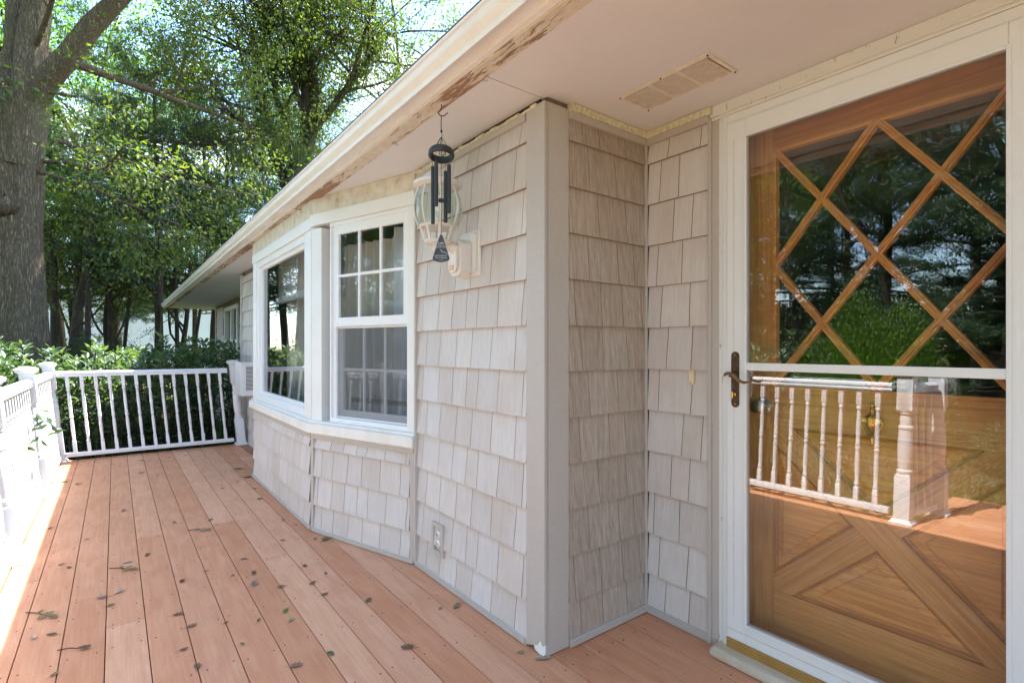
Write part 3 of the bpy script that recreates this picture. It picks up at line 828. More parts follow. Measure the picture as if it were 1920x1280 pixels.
curtain(BAYF, 0.12, 1.15, -0.42, 0.70, 2.05, 'curtain_grey', parent=pw, wl_=0.16)
MB().pbox(BAYA, 0.0, 1.0, -0.28, -0.06, 2.065, 2.09).build('pelmet', 'white_paint', dw)
MB().tube([BAYA.P(.50, -.15, 2.04), BAYA.P(.49, -.15, 1.7), BAYA.P(.46, -.15, 1.45)], 0.002, 6).build('pull_cord', 'white_paint', dw)

# far window on the recessed wall
fw = MB(); frame_boxes(fw, RECW, WY0, WY1, WZ0, WZ1, 0.09, -0.06, 0.03)
fwo = fw.build('window', 'white_vinyl', house, bevel=.003); fwo['label'] = 'narrow far window with a white centre post'
MB().pbox(RECW, (WY0 + WY1) / 2 - .05, (WY0 + WY1) / 2 + .05, -0.04, 0.02, WZ0 + .09, WZ1 - .09).build('mullion', 'white_vinyl', fwo)
MB().pbox(RECW, WY0 + .09, WY1 - .09, -0.035, 0.01, 1.36, 1.41).build('meeting_rail', 'white_vinyl', fwo)
MB().pbox(RECW, WY0 + .09, WY1 - .09, -0.050, -0.045, WZ0 + .09, WZ1 - .09).build('pane', 'window_glass', fwo)
MB().pbox(RECW, WY0 - .02, WY1 + .02, 0.0, 0.06, WZ0 - .04, WZ0).build('sill', 'white_vinyl', fwo)

# ------------------------------------------------------------------ doors
D = DOORW
Yu = lambda y: 1.585 - y
dt = MB()
dt.pbox(D, Yu(1.240), Yu(1.172), -0.02, 0.020, 0.004, 2.182)
dt.pbox(D, Yu(0.205), Yu(0.135), -0.02, 0.020, 0.004, 2.182)
dt.pbox(D, Yu(1.240), Yu(0.135), -0.02, 0.016, 2.184, SOF - .001)
tr_o = dt.build('door_casing', 'door_trim_paint', house, bevel=.003)
dm = MB().pbox(D, Yu(1.236), Yu(0.139), 0.016, 0.026, 2.186, 2.196).pbox(D, Yu(1.236), Yu(0.139), 0.016, 0.021, 2.205, 2.212)
dm.build('door_moulding', 'white_paint', tr_o, bevel=.002)
# storm door
SW0, SW1 = 0.010, 0.040          # its thickness, outwards
st = MB()
st.pbox(D, Yu(1.170), Yu(1.150), -0.03, 0.030, 0.030, 2.182)
st.pbox(D, Yu(0.228), Yu(0.206), -0.03, 0.030, 0.030, 2.182)
st.pbox(D, Yu(1.150), Yu(0.228), -0.03, 0.0305, 2.146, 2.182)
sf = st.build('storm_door_frame', 'door_white', house, bevel=.002)
st = MB()
st.pbox(D, Yu(1.148), Yu(1.068), SW0, SW1, 0.075, 2.144)
st.pbox(D, Yu(0.312), Yu(0.230), SW0, SW1, 0.075, 2.144)
st.pbox(D, Yu(1.068), Yu(0.312), SW0, SW1, 0.075, 0.150)
st.pbox(D, Yu(1.068), Yu(0.312), SW0, SW1, 2.072, 2.144)
sd = st.build('storm_door', 'door_white', house, bevel=.003); sd['label'] = 'white framed storm door with full length glass'
bd = MB(); frame_boxes(bd, D, Yu(1.076), Yu(0.306), 0.142, 2.080, 0.0105, SW1 - .004, SW1 + .005)
bd.build('glazing_bead', 'door_white', sd, bevel=.0015)
ln = MB(); ln.pbox(D, Yu(1.146), Yu(0.232), SW1, SW1 + .0012, 0.112, 0.1145)
for y in (1.118,): ln.pbox(D, Yu(y), Yu(y - .0016), SW1, SW1 + .0010, 0.16, 2.07)
ln.build('door_groove', 'outlet_grey', sd)
MB().pbox(D, Yu(1.066), Yu(0.316), SW1 - .008, SW1 + .001, 1.152, 1.182).build('crossbar', 'door_white', sd, bevel=.002)
MB().pbox(D, Yu(1.066), Yu(0.316), SW1 - .014, SW1 - .010, 0.152, 1.152).build('pane', 'storm_glass', sd)
MB().pbox(D, Yu(1.066), Yu(0.316), SW1 - .0145, SW1 - .0105, 1.1825, 2.070).build('pane', 'storm_glass', sd)
MB().pbox(D, Yu(1.148), Yu(0.230), SW0 + .004, SW1 + .003, 0.034, 0.074).build('kick_strip', 'gold_strip', sd, bevel=.002)
# handle plate and lever
def capsule(yc, z0, z1, r):
    pts = []
    for i in range(9):
        a = math.pi * i / 8; pts.append((Yu(yc) + r * math.cos(a), z1 - r + r * math.sin(a)))
    for i in range(9):
        a = math.pi + math.pi * i / 8; pts.append((Yu(yc) + r * math.cos(a), z0 + r + r * math.sin(a)))
    return pts
hd = MB().pprism(D, capsule(1.110, 1.003, 1.225, 0.0165), SW1, SW1 + .005).build('handle_plate', 'aged_bronze', sd, bevel=.0015)
m = MB()
m.rings(D.P(Yu(1.110), SW1 + .005, 1.132), [(0, .013), (.008, .012), (.012, .008), (.034, .008), (.036, .006)], 14, (D.e, Vector((0, 0, 1)), D.n))
m.build('lever_boss', 'aged_bronze', sd, smooth=True)
lev = [(1.138, 1.128), (1.134, 1.134), (1.122, 1.139), (1.108, 1.138), (1.095, 1.130), (1.082, 1.118), (1.068, 1.109), (1.052, 1.106), (1.040, 1.108), (1.030, 1.112)]
MB().tube([D.P(Yu(y), SW1 + .038, z) for y, z in lev], [.004, .008, .0085, .0075, .007, .007, .0075, .007, .005, .0025], 10, 0.55).build('lever', 'lever_bronze', sd, smooth=True)
m = MB().rings(D.P(Yu(1.112), SW1 + .005, 1.055), [(0, .0085), (.004, .008)], 14, (D.e, Vector((0, 0, 1)), D.n))
m.pbox(D, Yu(1.116), Yu(1.109), SW1 + .009, SW1 + .022, 1.040, 1.066)
m.build('lock_turn', 'brass', sd, bevel=.0015)
for z in (1.212, 1.017):
    MB().rings(D.P(Yu(1.110), SW1 + .005, z), [(0, .005), (.0015, .0045)], 10, (D.e, Vector((0, 0, 1)), D.n)).build('screw', 'lever_bronze', sd)
# wooden sill below the door
ws = MB().prism([(1.905, 0.10, 0.004), (1.905, 0.10, 0.026), (1.925, 0.10, 0.034), (2.13, 0.10, 0.040), (2.13, 0.10, 0.004)], (0, 1.085, 0))
ws.build('threshold', 'old_wood', house, bevel=.003)

# inner oak door: lattice glass above, crossbuck below
IP = Plane((2.12, 1.585), (0, -1), (-1, 0))
jb = MB().pbox(IP, Yu(1.170), Yu(1.135), -0.06, 0.10, 0.03, 2.16).pbox(IP, Yu(0.228), Yu(0.205), -0.06, 0.10, 0.03, 2.16).pbox(IP, Yu(1.135), Yu(0.228), -0.06, 0.10, 2.125, 2.16)
jb.build('door_jamb', 'dark_trim', house)
GY0, GY1 = 0.317, 1.033
CY = (GY0 + GY1) / 2
GZ0, GZ1 = 1.097, 2.040
PZ0, PZ1 = 0.262, 0.925
en = MB()
en.pbox(IP, Yu(1.134), Yu(GY1), -0.045, 0.0, 0.045, 2.124)
en.pbox(IP, Yu(GY0), Yu(0.229), -0.045, 0.0, 0.045, 2.124)
ed = en.build('entry_door', 'oak_vertical', house, bevel=.002, color=(1, 1, 1)); ed['label'] = 'varnished oak entry door with diamond lattice window and crossed lower panels'
MB().pbox(IP, Yu(GY1), Yu(GY0), -0.045, -0.001, GZ1, 2.124).build('rail', 'oak_horizontal', ed, bevel=.002, color=(.85, .72, .62))
MB().pbox(IP, Yu(GY1), Yu(GY0), -0.045, -0.001, PZ1, GZ0 - .02).build('rail', 'oak_horizontal', ed, bevel=.002, color=(1, 1.0, 1.0))
MB().pbox(IP, Yu(GY1), Yu(GY0), -0.045, -0.001, 0.045, PZ0).build('rail', 'oak_horizontal', ed, bevel=.002, color=(1.0, 1.0, 1.0))
mo = MB(); frame_boxes(mo, IP, Yu(GY1), Yu(GY0), GZ0 - .02, GZ1, 0.012, -0.03, 0.004)
mo.build('glass_moulding', 'oak_horizontal', ed, bevel=.002, color=(1.15, 1.1, 1.0))
MB().pbox(IP, Yu(GY1), Yu(GY0), -0.026, -0.022, GZ0 - .02, GZ1).build('pane', 'door_glass', ed)
def diag(p, q, hw, w0, w1, name, mat, col, extra=None):
    (y0, z0), (y1, z1) = p, q
    a = Vector((Yu(y0), z0)); b = Vector((Yu(y1), z1)); d = (b - a).normalized(); n_ = Vector((-d.y, d.x)) * hw
    m = MB().pprism(IP, [tuple(a + n_), tuple(b + n_), tuple(b - n_), tuple(a - n_)], w0, w1)
    o = m.build(name, mat, ed, bevel=.0025, color=col)
    if extra:
        n2 = Vector((-d.y, d.x)) * extra
        MB().pprism(IP, [tuple(a + n2), tuple(b + n2), tuple(b - n2), tuple(a - n2)], w1 - .001, w1 + .006).build(name + '_bead', mat, ed, bevel=.002, color=tuple(c * 0.9 for c in col))
    return o
hz = (GZ1 - GZ0) / 2
hy = (GY1 - GY0) / 2
zt, zm, zb = GZ1, GZ1 - hz, GZ0
lat = [((CY, zt), (GY1, zm)), ((GY1, zm), (CY, zb)), ((CY, zt), (GY0, zm)), ((GY0, zm), (CY, zb)),
       ((GY1, zt), (CY, zm)), ((CY, zm), (GY0, zb)), ((GY0, zt), (CY, zm)), ((CY, zm), (GY1, zb))]
for i, (p, q) in enumerate(lat):
    up = (q[1] - p[1]) * (p[0] - q[0]) > 0
    diag(p, q, 0.0125, -0.030, 0.002 - .0006 * i, 'lattice_bar', 'oak_diagonal' if up else 'oak_diagonal_back', (1.1, 1.0, .9), 0.005)
# crossbuck: two broad diagonals and four raised triangular panels
pc = (CY, (PZ0 + PZ1) / 2)
MB().pbox(IP, Yu(GY1), Yu(GY0), -0.042, -0.024, PZ0, PZ1).build('panel_ground', 'oak_horizontal', ed, color=(.5, .42, .36))
ang = math.atan2(PZ1 - PZ0, GY1 - GY0)
diag((GY1 - .0, PZ1 - .0), (GY0 + .0, PZ0 + .0), 0.048, -0.023, -0.002, 'cross_board', 'oak_diagonal_back', (1.0, .98, .95))
diag((GY0 + .0, PZ1 - .0), (CY - .03, pc[1] + .03 * math.tan(ang)), 0.048, -0.023, -0.004, 'cross_board', 'oak_diagonal', (1.0, .98, .95))
diag((CY + .03, pc[1] - .03 * math.tan(ang)), (GY1 - .0, PZ0 + .0), 0.048, -0.023, -0.004, 'cross_board', 'oak_diagonal', (.95, .93, .9))
def tri(pts, name='triangular_panel'):
    cx = sum(p[0] for p in pts) / 3; cz = sum(p[1] for p in pts) / 3
    def shrink(k): return [(Yu(cx + (y - cx) * k), cz + (z - cz) * k) for y, z in pts]
    outer, mid, inner = shrink(.97), shrink(0.70), shrink(0.66)
    m = MB()
    vs = [IP.P(u, -0.020, z) for u, z in outer] + [IP.P(u, -0.013, z) for u, z in mid] + [IP.P(u, -0.008, z) for u, z in inner]
    vs += [IP.P(u, -0.0235, z) for u, z in outer]
    m.add(vs, [(0, 1, 4, 3), (1, 2, 5, 4), (2, 0, 3, 5), (3, 4, 7, 6), (4, 5, 8, 7), (5, 3, 6, 8), (6, 7, 8), (9, 10, 1, 0), (10, 11, 2, 1), (11, 9, 0, 2)])
    m.build(name, 'oak_horizontal', ed, color=(1.12, 1.05, .95))
    e = MB()
    P3 = [IP.P(u, 0, z) for u, z in outer]
    for a, b_ in ((0, 1), (1, 2), (2, 0)):
        e.tube([P3[a] + IP.n * -0.016, P3[b_] + IP.n * -0.016], 0.007, 6)
    e.build('panel_moulding', 'oak_horizontal', ed, color=(.75, .68, .6))
off = 0.048
dx_, dz_ = off / math.sin(ang), off / math.cos(ang)
g = 0.004
tri([(GY1 - dx_ - g, PZ0 + g), (GY0 + dx_ + g, PZ0 + g), (CY, pc[1] - dz_ - g)])
tri([(GY1 - dx_ - g, PZ1 - g), (GY0 + dx_ + g, PZ1 - g), (CY, pc[1] + dz_ + g)])
tri([(GY1 - g, PZ1 - dz_ - g), (GY1 - g, PZ0 + dz_ + g), (CY + dx_ + g, pc[1])])
tri([(GY0 + g, PZ1 - dz_ - g), (GY0 + g, PZ0 + dz_ + g), (CY - dx_ - g, pc[1])])
AX = (IP.e, Vector((0, 0, 1)), IP.n)
MB().rings(IP.P(Yu(1.072), 0.0, 1.003), [(0, .034), (.006, .033), (.010, .014), (.030, .012), (.036, .022), (.048, .028), (.060, .026), (.066, .015)], 20, AX).build('knob', 'silver', ed, smooth=True)
# urn knocker
kn = MB()
kc = Yu(0.683)
kn.rings(IP.P(kc, 0.012, 0.897), [(0, .003), (.004, .006), (.01, .005), (.022, .008), (.026, .007), (.034, .012), (.040, .006), (.048, .008), (.058, .016), (.074, .021), (.080, .022), (.098, .022), (.100, .027), (.103, .024), (.112, .009), (.122, .005), (.130, .010), (.136, .004), (.146, .007), (.152, .002)], 14, (IP.e, IP.n * 0.55, Vector((0, 0, 1))))
kn.pbox(IP, kc - .030, kc + .030, 0.006, 0.020, 0.978, 0.992)
rg = []
for i in range(15):
    a = math.pi * (1.0 + i / 14.0)
    rg.append(IP.P(kc + .034 * math.cos(a), 0.022, 0.985 + .050 * math.sin(a)))
kn.tube(rg, [.002, .003] + [.0038] * 11 + [.003, .002], 8)
kn.build('knocker', 'brass', ed, smooth=True)

# ------------------------------------------------------------------ fixtures on the wall
ob = thing('outlet_box', FRONT.P(0.84, 0, 0.22), 'recessed outdoor outlet box low on the shingle wall beside the bay', 'outlet')
oy0, oy1, oz0, oz1 = 0.785, 0.905, 0.140, 0.308
m = MB(); frame_boxes(m, FRONT, oy0, oy1, oz0, oz1, 0.022, 0.003, 0.026); m.build('cover_frame', 'taupe_vinyl', ob, bevel=.003)
MB().pbox(FRONT, oy0 + .02, oy1 - .02, 0.002, 0.006, oz0 + .02, oz1 - .02).build('recess', 'recess_dark', ob)
for z in (0.200, 0.248):
    r = MB().rings(FRONT.P((oy0 + oy1) / 2, 0.006, z), [(0, .021), (.012, .020), (.016, .013), (.0165, .004)], 14, (FRONT.e, Vector((0, 0, 1)), FRONT.n)).build('socket', 'flash_clear', ob, smooth=True)
    MB().pbox(FRONT, (oy0 + oy1) / 2 - .009, (oy0 + oy1) / 2 - .005, .0225, .0235, z - .006, z + .006).pbox(FRONT, (oy0 + oy1) / 2 + .005, (oy0 + oy1) / 2 + .009, .0225, .0235, z - .006, z + .006).build('slot', 'dark_gap', r)

bl_ = thing('doorbell', DOORW.P(Yu(1.323), 0, 1.11), 'small ivory doorbell button mounted on the shingles left of the storm door', 'doorbell')
m = MB().pprism(DOORW, [(Yu(1.323) + x, z) for x, z in ((-.012, 1.088), (-.008, 1.080), (.008, 1.080), (.012, 1.088), (.012, 1.140), (.008, 1.150), (-.008, 1.150), (-.012, 1.140))], 0.008, 0.026)
m.build('bell_body', 'bell_ivory', bl_, bevel=.003)
MB().pbox(DOORW, Yu(1.323) - .0045, Yu(1.323) + .0045, .026, .0285, 1.098, 1.132).build('button', 'flash_clear', bl_, bevel=.002)
for z in (1.086, 1.143):
    MB().rings(DOORW.P(Yu(1.323), .0255, z), [(0, .0022), (.001, .0022)], 8, (DOORW.e, Vector((0, 0, 1)), DOORW.n)).build('screw', 'dark_gap', bl_)

# wall lantern
lt = thing('wall_lantern', FRONT.P(0.52, 0, 1.70), 'white carriage style wall lantern with ribbed glass and motion sensor on the shingle wall', 'lantern')
ly = 2.115 - 1.595
m = MB()
def octa(yc, zc, hy_, hz_, c_):
    return [(yc - hy_, zc - hz_ + c_), (yc - hy_ + c_, zc - hz_), (yc + hy_ - c_, zc - hz_), (yc + hy_, zc - hz_ + c_), (yc + hy_, zc + hz_ - c_), (yc + hy_ - c_, zc + hz_), (yc - hy_ + c_, zc + hz_), (yc - hy_, zc + hz_ - c_)]
m.pprism(FRONT, octa(ly, 1.690, 0.082, 0.108, 0.006), 0.012, 0.026)
m.pprism(FRONT, octa(ly, 1.690, 0.066, 0.092, 0.006), 0.026, 0.042)
m.build('back_plate', 'lantern_white', lt, bevel=.003)
m = MB().pprism(FRONT, octa(ly + .008, 1.665, 0.050, 0.085, 0.022), 0.042, 0.105)
m.pprism(FRONT, octa(ly + .008, 1.665, 0.036, 0.070, 0.018), 0.105, 0.122)
sb = m.build('sensor_housing', 'lantern_white', lt, bevel=.005)
MB().pbox(FRONT, ly - .008, ly + .024, 0.1215, 0.126, 1.608, 1.628).build('sensor_window', 'amber', sb)
lc = Vector((1.185, 2.115, 0))
m = MB().tube([FRONT.P(ly, 0.10, 1.70), FRONT.P(ly, 0.13, 1.715), FRONT.P(ly, 0.155, 1.712), FRONT.P(ly, 0.18, 1.695), (lc.x, lc.y, 1.685)], [.030, .024, .019, .016, .013], 12)
m.rings((lc.x, lc.y, 0), [(1.655, .004), (1.664, .010), (1.672, .006), (1.68, .016), (1.69, .030), (1.705, .024), (1.715, .020), (1.72, .055), (1.728, .062), (1.736, .058)], 20)
m.build('arm', 'lantern_white', lt, smooth=True)
def cage(i, n=8):
    a = 2 * math.pi * (i + .5) / n
    return math.cos(a), math.sin(a)
m = MB(); m.rings((lc.x, lc.y, 0), [(1.790, .080), (1.796, .086), (1.802, .086), (1.806, .078)], 16)
for i in range(8):
    c_, s_ = cage(i)
    m.tube([(lc.x + c_ * .058, lc.y + s_ * .058, 1.732), (lc.x + c_ * .064, lc.y + s_ * .064, 1.75), (lc.x + c_ * .080, lc.y + s_ * .080, 1.796)], .0065, 6)
m.build('lower_basket', 'lantern_white', lt, smooth=True)
for i in range(4):
    c_, s_ = math.cos(math.pi / 2 * i), math.sin(math.pi / 2 * i)
    pass
m = MB()
for i in range(8):
    c_, s_ = cage(i)
    pts = []
    for k in range(9):
        t_ = k / 8; z = 1.800 + .175 * t_; r = .080 + .034 * math.sin(math.pi * (0.10 + .78 * t_)) - .006 * t_
        pts.append((lc.x + c_ * r, lc.y + s_ * r, z))
    m.tube(pts, .0042, 6)
m.build('cage_ribs', 'lantern_white', lt, smooth=True)
vs, fs = [], []; n_ = 64
for k in range(13):
    t_ = k / 12; z = 1.800 + .175 * t_; r0 = .077 + .034 * math.sin(math.pi * (0.10 + .78 * t_)) - .006 * t_
    for i in range(n_):
        a = 2 * math.pi * i / n_; r = r0 + .0013 * math.cos(a * 32)
        vs.append((lc.x + r * math.cos(a), lc.y + r * math.sin(a), z))
for k in range(12):
    for i in range(n_):
        fs.append((k * n_ + i, k * n_ + (i + 1) % n_, (k + 1) * n_ + (i + 1) % n_, (k + 1) * n_ + i))
MB().add(vs, fs).build('glass_globe', 'lantern_glass', lt, smooth=True, angle=180)
m = MB().rings((lc.x, lc.y, 0), [(1.972, .082), (1.976, .098), (1.984, .112), (1.996, .112), (2.000, .104), (2.006, .088), (2.022, .070), (2.040, .050), (2.052, .036), (2.058, .012), (2.066, .010), (2.074, .016), (2.084, .014), (2.092, .004)], 16)
m.build('lantern_cap', 'lantern_white', lt, smooth=True, angle=25)
m = MB().rings((lc.x, lc.y, 0), [(1.80, .018), (1.86, .018), (1.862, .028), (1.92, .030), (1.935, .018)], 14)
m.build('bulb', 'flash_clear', lt, smooth=True)

# wind chime
hk = thing('ceiling_hook', (1.084, 1.877, SOF), 'rusty S shaped screw hook in the peeling soffit edge, holding the wind chime', 'hook')
Rv = Vector((math.cos(YAW), -math.sin(YAW), 0)); Fv = Vector((math.sin(YAW), math.cos(YAW), 0)); Zv = Vector((0, 0, 1))
hb0 = Vector((1.072, 1.885, 0))
pts = [hb0 + Rv * a + Zv * z for a, z in ((0, 2.250), (0.001, 2.232), (-.003, 2.220), (-.011, 2.211), (-.010, 2.202), (0, 2.196), (.012, 2.197), (.020, 2.204), (.027, 2.209))]
MB().tube(pts, .0026, 8).build('hook_wire', 'rusty_iron', hk, smooth=True)
wc = thing('wind_chime', (hb0.x, hb0.y, 2.2), 'black metal tube wind chime with dark triangular sail hanging in front of the lantern', 'wind chime')
B = lambda lat_, dep, z: hb0 + Rv * lat_ + Fv * dep + Zv * z
m = MB().tube([B(0, 0, 2.199), B(-.001, 0, 2.16), B(0.0, 0, 2.125)], .002, 6)
m.rings(B(0, 0, 2.128), [(0, .003), (.004, .005), (.010, .003)], 8)
ring_z = 2.040
ta = [(-.035, .0), (-.017, -.031), (.013, .034), (.033, -.012), (-.012, .032)]
for a, d in ta:
    m.tube([B(0, 0, 2.112), B(a * 1.12, d * 1.12, ring_z + .008)], .0011, 5)
m.tube([B(0, 0, 2.112), B(0, 0, 1.705)], .0010, 5)
m.build('cord', 'black_cord', wc)
MB().rings(B(0, 0, 2.108), [(0, .0045), (.014, .0045)], 10).build('ferrule', 'silver', wc, smooth=True)
vs, fs = [], []; n_ = 40
for j, (r, z) in enumerate(((.040, 2.028), (.039, 2.040), (.041, 2.052), (.048, 2.053), (.053, 2.046), (.054, 2.032), (.050, 2.026), (.044, 2.025))):
    for i in range(n_):
        a = 2 * math.pi * i / n_; vs.append(B(r * math.cos(a), r * math.sin(a), z - .20 * r * math.sin(a)))
for j in range(8):
    for i in range(n_):
        k = (i + 1) % n_; jj = (j + 1) % 8
        fs.append((j * n_ + i, j * n_ + k, jj * n_ + k, jj * n_ + i))
MB().add(vs, fs).build('top_ring', 'black_metal', wc, smooth=True, angle=30)
tz = [(1.987, 1.751), (1.998, 1.816), (1.979, 1.765), (1.990, 1.793)]
for (a, d), (z1, z0) in zip(ta, tz):
    m = MB().rings(B(a, d, 0), [(z0 + .004, .0062), (z0, .0072), (z0 + .0005, .0082), (z1, .0082), (z1 + .0003, .0068), (z1 - .004, .006)], 16)
    m.tube([B(a, d, z1 - .006), B(a * 1.1, d * 1.1, ring_z - .01)], .0008, 5)
    m.build('tube', 'black_metal', wc, smooth=True, angle=40)
MB().rings(B(.001, 0, 1.840), [(0, .010), (.003, .0135), (.012, .0135), (.015, .008)], 14).build('striker', 'black_metal', wc, smooth=True)
sp_ = [(0.0, 1.709), (.005, 1.704), (.013, 1.682), (.022, 1.652), (.030, 1.625), (.035, 1.611), (.034, 1.603), (.026, 1.598), (.012, 1.594), (0, 1.593), (-.012, 1.594), (-.026, 1.598), (-.034, 1.603), (-.035, 1.611), (-.030, 1.625), (-.022, 1.652), (-.013, 1.682), (-.005, 1.704)]
m = MB()
a_ = [B(x - .001, -.0015, z) for x, z in sp_]; b_ = [B(x - .001, .0015, z) for x, z in sp_]; n_ = len(sp_)
m.add(a_ + b_, [tuple(range(n_ - 1, -1, -1)), tuple(range(n_, 2 * n_))] + [(i, (i + 1) % n_, n_ + (i + 1) % n_, n_ + i) for i in range(n_)])
sail = m.build('sail', 'slate_sail', wc, bevel=.0008)
def text_mesh(txt, size, lat_, z, dep):
    cu = bpy.data.curves.new('lettering', 'FONT'); cu.body = txt; cu.size = size; cu.align_x = 'CENTER'; cu.align_y = 'CENTER'; cu.resolution_u = 2
    to = bpy.data.objects.new('lettering_tmp', cu); COL.objects.link(to)
    dg = bpy.context.evaluated_depsgraph_get(); dg.update()
    me = bpy.data.meshes.new_from_object(to.evaluated_get(dg))
    vs = [tuple(B(lat_ + v.co.x - .001, dep, z + v.co.y)) for v in me.vertices]
    fs = [tuple(p.vertices) for p in me.polygons]
    bpy.data.objects.remove(to); bpy.data.curves.remove(cu); bpy.data.meshes.remove(me)
    return vs, fs
tx = MB()
for t_, s_, z_ in (('Lady', .0125, 1.672), ('MUSIC OF', .0065, 1.661), ('MADE IN MAINE', .0056, 1.654), ('City Collection', .0080, 1.612), ('est. 1971', .0048, 1.6035)):
    tx.add(*text_mesh(t_, s_, 0, z_, -.0022))
tx.tube([B(-.028, -.0022, 1.620), B(.024, -.0022, 1.621)], .0008, 4)
tx.tube([B(-.006, -.0022, 1.644), B(0, -.0022, 1.643), B(.003, -.0022, 1.639), B(.002, -.0022, 1.634)], .0009, 4)
tx.tube([B(.002, -.0022, 1.634), B(.010, -.0022, 1.635), B(.018, -.0022, 1.632), B(.026, -.0022, 1.626)], .0009, 4)
tx.build('lettering', 'print_white', sail)

# through-wall air conditioner
ac = thing('air_conditioner', (1.30, 7.08, 0.87), 'white boxy air conditioner with dark louvers sticking out of the wall behind the bay', 'air conditioner')
m = MB().box(1.205, 6.95, 0.66, 1.40, 7.32, 0.672).box(1.205, 6.95, 1.040, 1.40, 7.32, 1.060).box(1.205, 6.95, .672, 1.238, 7.32, 1.040).box(1.238, 6.962, .672, 1.39, 7.32, 1.04)
m.box(1.238, 6.95, .672, 1.262, 6.962, 1.04).box(1.262, 6.95, 0.672, 1.40, 6.962, 0.725).box(1.262, 6.95, 1.015, 1.40, 6.962, 1.04)
m.build('housing', 'white_vinyl', ac, bevel=.004)
MB().box(1.262, 6.957, .725, 1.40, 6.9618, 1.015).build('grille_back', 'grille_dark', ac)
for i in range(18):
    z = .730 + i * .0160
    MB().box(1.262, 6.951, z, 1.40, 6.957, z + .0075).build('louver', 'white_vinyl', ac)
# small boxes low on the far wall, below the deck level
gb = thing('meter_box', (1.9, 8.6, -0.1), 'tall pale blue grey utility box on the lower house wall beyond the far railing', 'utility box')
MB().box(1.84, 9.15, -0.55, 1.998, 9.75, 0.22).build('cabinet', 'grey_box', gb, bevel=.01)
MB().box(1.825, 9.20, -0.50, 1.84, 9.70, 0.18).build('cabinet_door', 'grey_box', gb, bevel=.004)
gl_ = thing('small_wall_lamp', (1.93, 8.5, 0.1), 'small lamp with amber glass low on the house wall beside the grey utility box', 'lamp')
MB().rings((1.90, 8.55, 0.0), [(-.09, .02), (-.07, .045), (.03, .055)], 12).build('lamp_glass', 'amber', gl_, smooth=True)
MB().rings((1.90, 8.55, 0.0), [(.03, .075), (.05, .07), (.08, .02), (.10, .015)], 12).box(1.93, 8.52, -.02, 1.998, 8.58, .06).build('lamp_cap', 'grey_box', gl_)

# ------------------------------------------------------------------ deck
deck = thing('deck', (0.0, 3.0, 0.0), 'deck of reddish brown composite boards running along the house', 'deck')
PITCH = 0.1435
rows = [(-0.605 + .0, -0.4650)] + [(-0.4615 + i * PITCH, -0.4615 + (i + 1) * PITCH) for i in range(18)]
def row_of(x):
    for i, (a, b_) in enumerate(rows):
        if a <= x < b_: return i
joints = {i: [] for i in range(len(rows))}
for (x, y) in ((-0.397, 3.732), (-0.25, 4.198), (-0.108, 3.322), (0.035, 2.921), (0.181, 4.165), (0.477, 3.74), (0.63, 4.178), (0.772, 3.307)):
    joints[row_of(x)].append(y)
TA, TB, TC, TD = (1.0, .96, .93), (1.05, 1.08, 1.12), (.93, .85, .79), (1.0, .93, .88)
special = {(row_of(.035), 'near'): (1.08, 1.12, 1.16), (row_of(.63), 'far'): (1.12, 1.18, 1.22), (row_of(.772), 'near'): (1.10, 1.16, 1.19), (row_of(.181), 'far'): (1.08, 1.1, 1.1)}
scr_ = MB()
for i, (a, b_) in enumerate(rows):
    y_end = 7.52 if i else 7.56
    ys = [-2.0] + sorted(joints[i] + [rnd.uniform(-1.2, 0.4)] + ([rnd.uniform(5.6, 6.6)] if i > 11 else [])) + [y_end]
    for j in range(len(ys) - 1):
        mid = (ys[j] + ys[j + 1]) / 2
        tone = rnd.choice([TA, TB, TC, TD, TA])
        if joints[i]:
            if (i, 'near') in special and j == len(ys) - 3: tone = special[(i, 'near')]
            if (i, 'far') in special and j == len(ys) - 2: tone = special[(i, 'far')]
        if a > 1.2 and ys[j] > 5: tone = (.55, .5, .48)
        MB().box(a + .0016, ys[j] + .001, -0.024, b_ - .0018, ys[j + 1] - .001, 0.0).build('deck_board', 'deck_board', deck, bevel=.0018, color=tone)
    y = -1.8
    while y < 7.5:
        for dx in (.025, PITCH - .025):
            xx = a + dx + rnd.uniform(-.003, .003); yy = y + rnd.uniform(-.012, .012)
            scr_.rings((xx, yy, -0.002), [(0, .0042), (.0028, .0036)], 6)
        y += 0.41
    for yj in joints[i]:
        for sgn in (-1, 1):
            for dx in (.025, PITCH - .025):
                scr_.rings((a + dx, yj + sgn * .018, -0.002), [(0, .0042), (.0028, .0036)], 6)
scr_.build('screw_heads', 'screw_dark', deck)['kind'] = 'stuff'
# wing of the deck towards the garden (only the door glass shows it)
for i in range(7):
    x1 = -0.607 - i * PITCH
    MB().box(x1 - PITCH + .003, -2.0, -0.024, x1, 1.22, 0.0).build('deck_board', 'deck_board', deck, bevel=.0018, color=rnd.choice([TA, TB, TC, TD]))
m = MB().box(-0.60, 7.50, -.20, 2.0, 7.535, -.026).box(-0.60, 1.24, -.20, -0.57, 7.5, -.026).box(-1.61, 1.19, -.2, -.6, 1.22, -.026).box(-1.61, -2, -.2, -1.58, 1.19, -.026)
m.build('rim_board', 'screw_dark', deck)
m = MB()
for i in range(23):
    y = -1.9 + i * .41
    m.box(-0.56, y, -.22, 1.99, y + .04, -.026)
m.build('joists', 'dark_gap', deck)['kind'] = 'stuff'
MB().box(-.55, 1.3, GZ, -.5, 7.45, -.23).box(-.5, 7.40, GZ, 2, 7.45, -.23).build('skirt', 'dark_gap', deck)

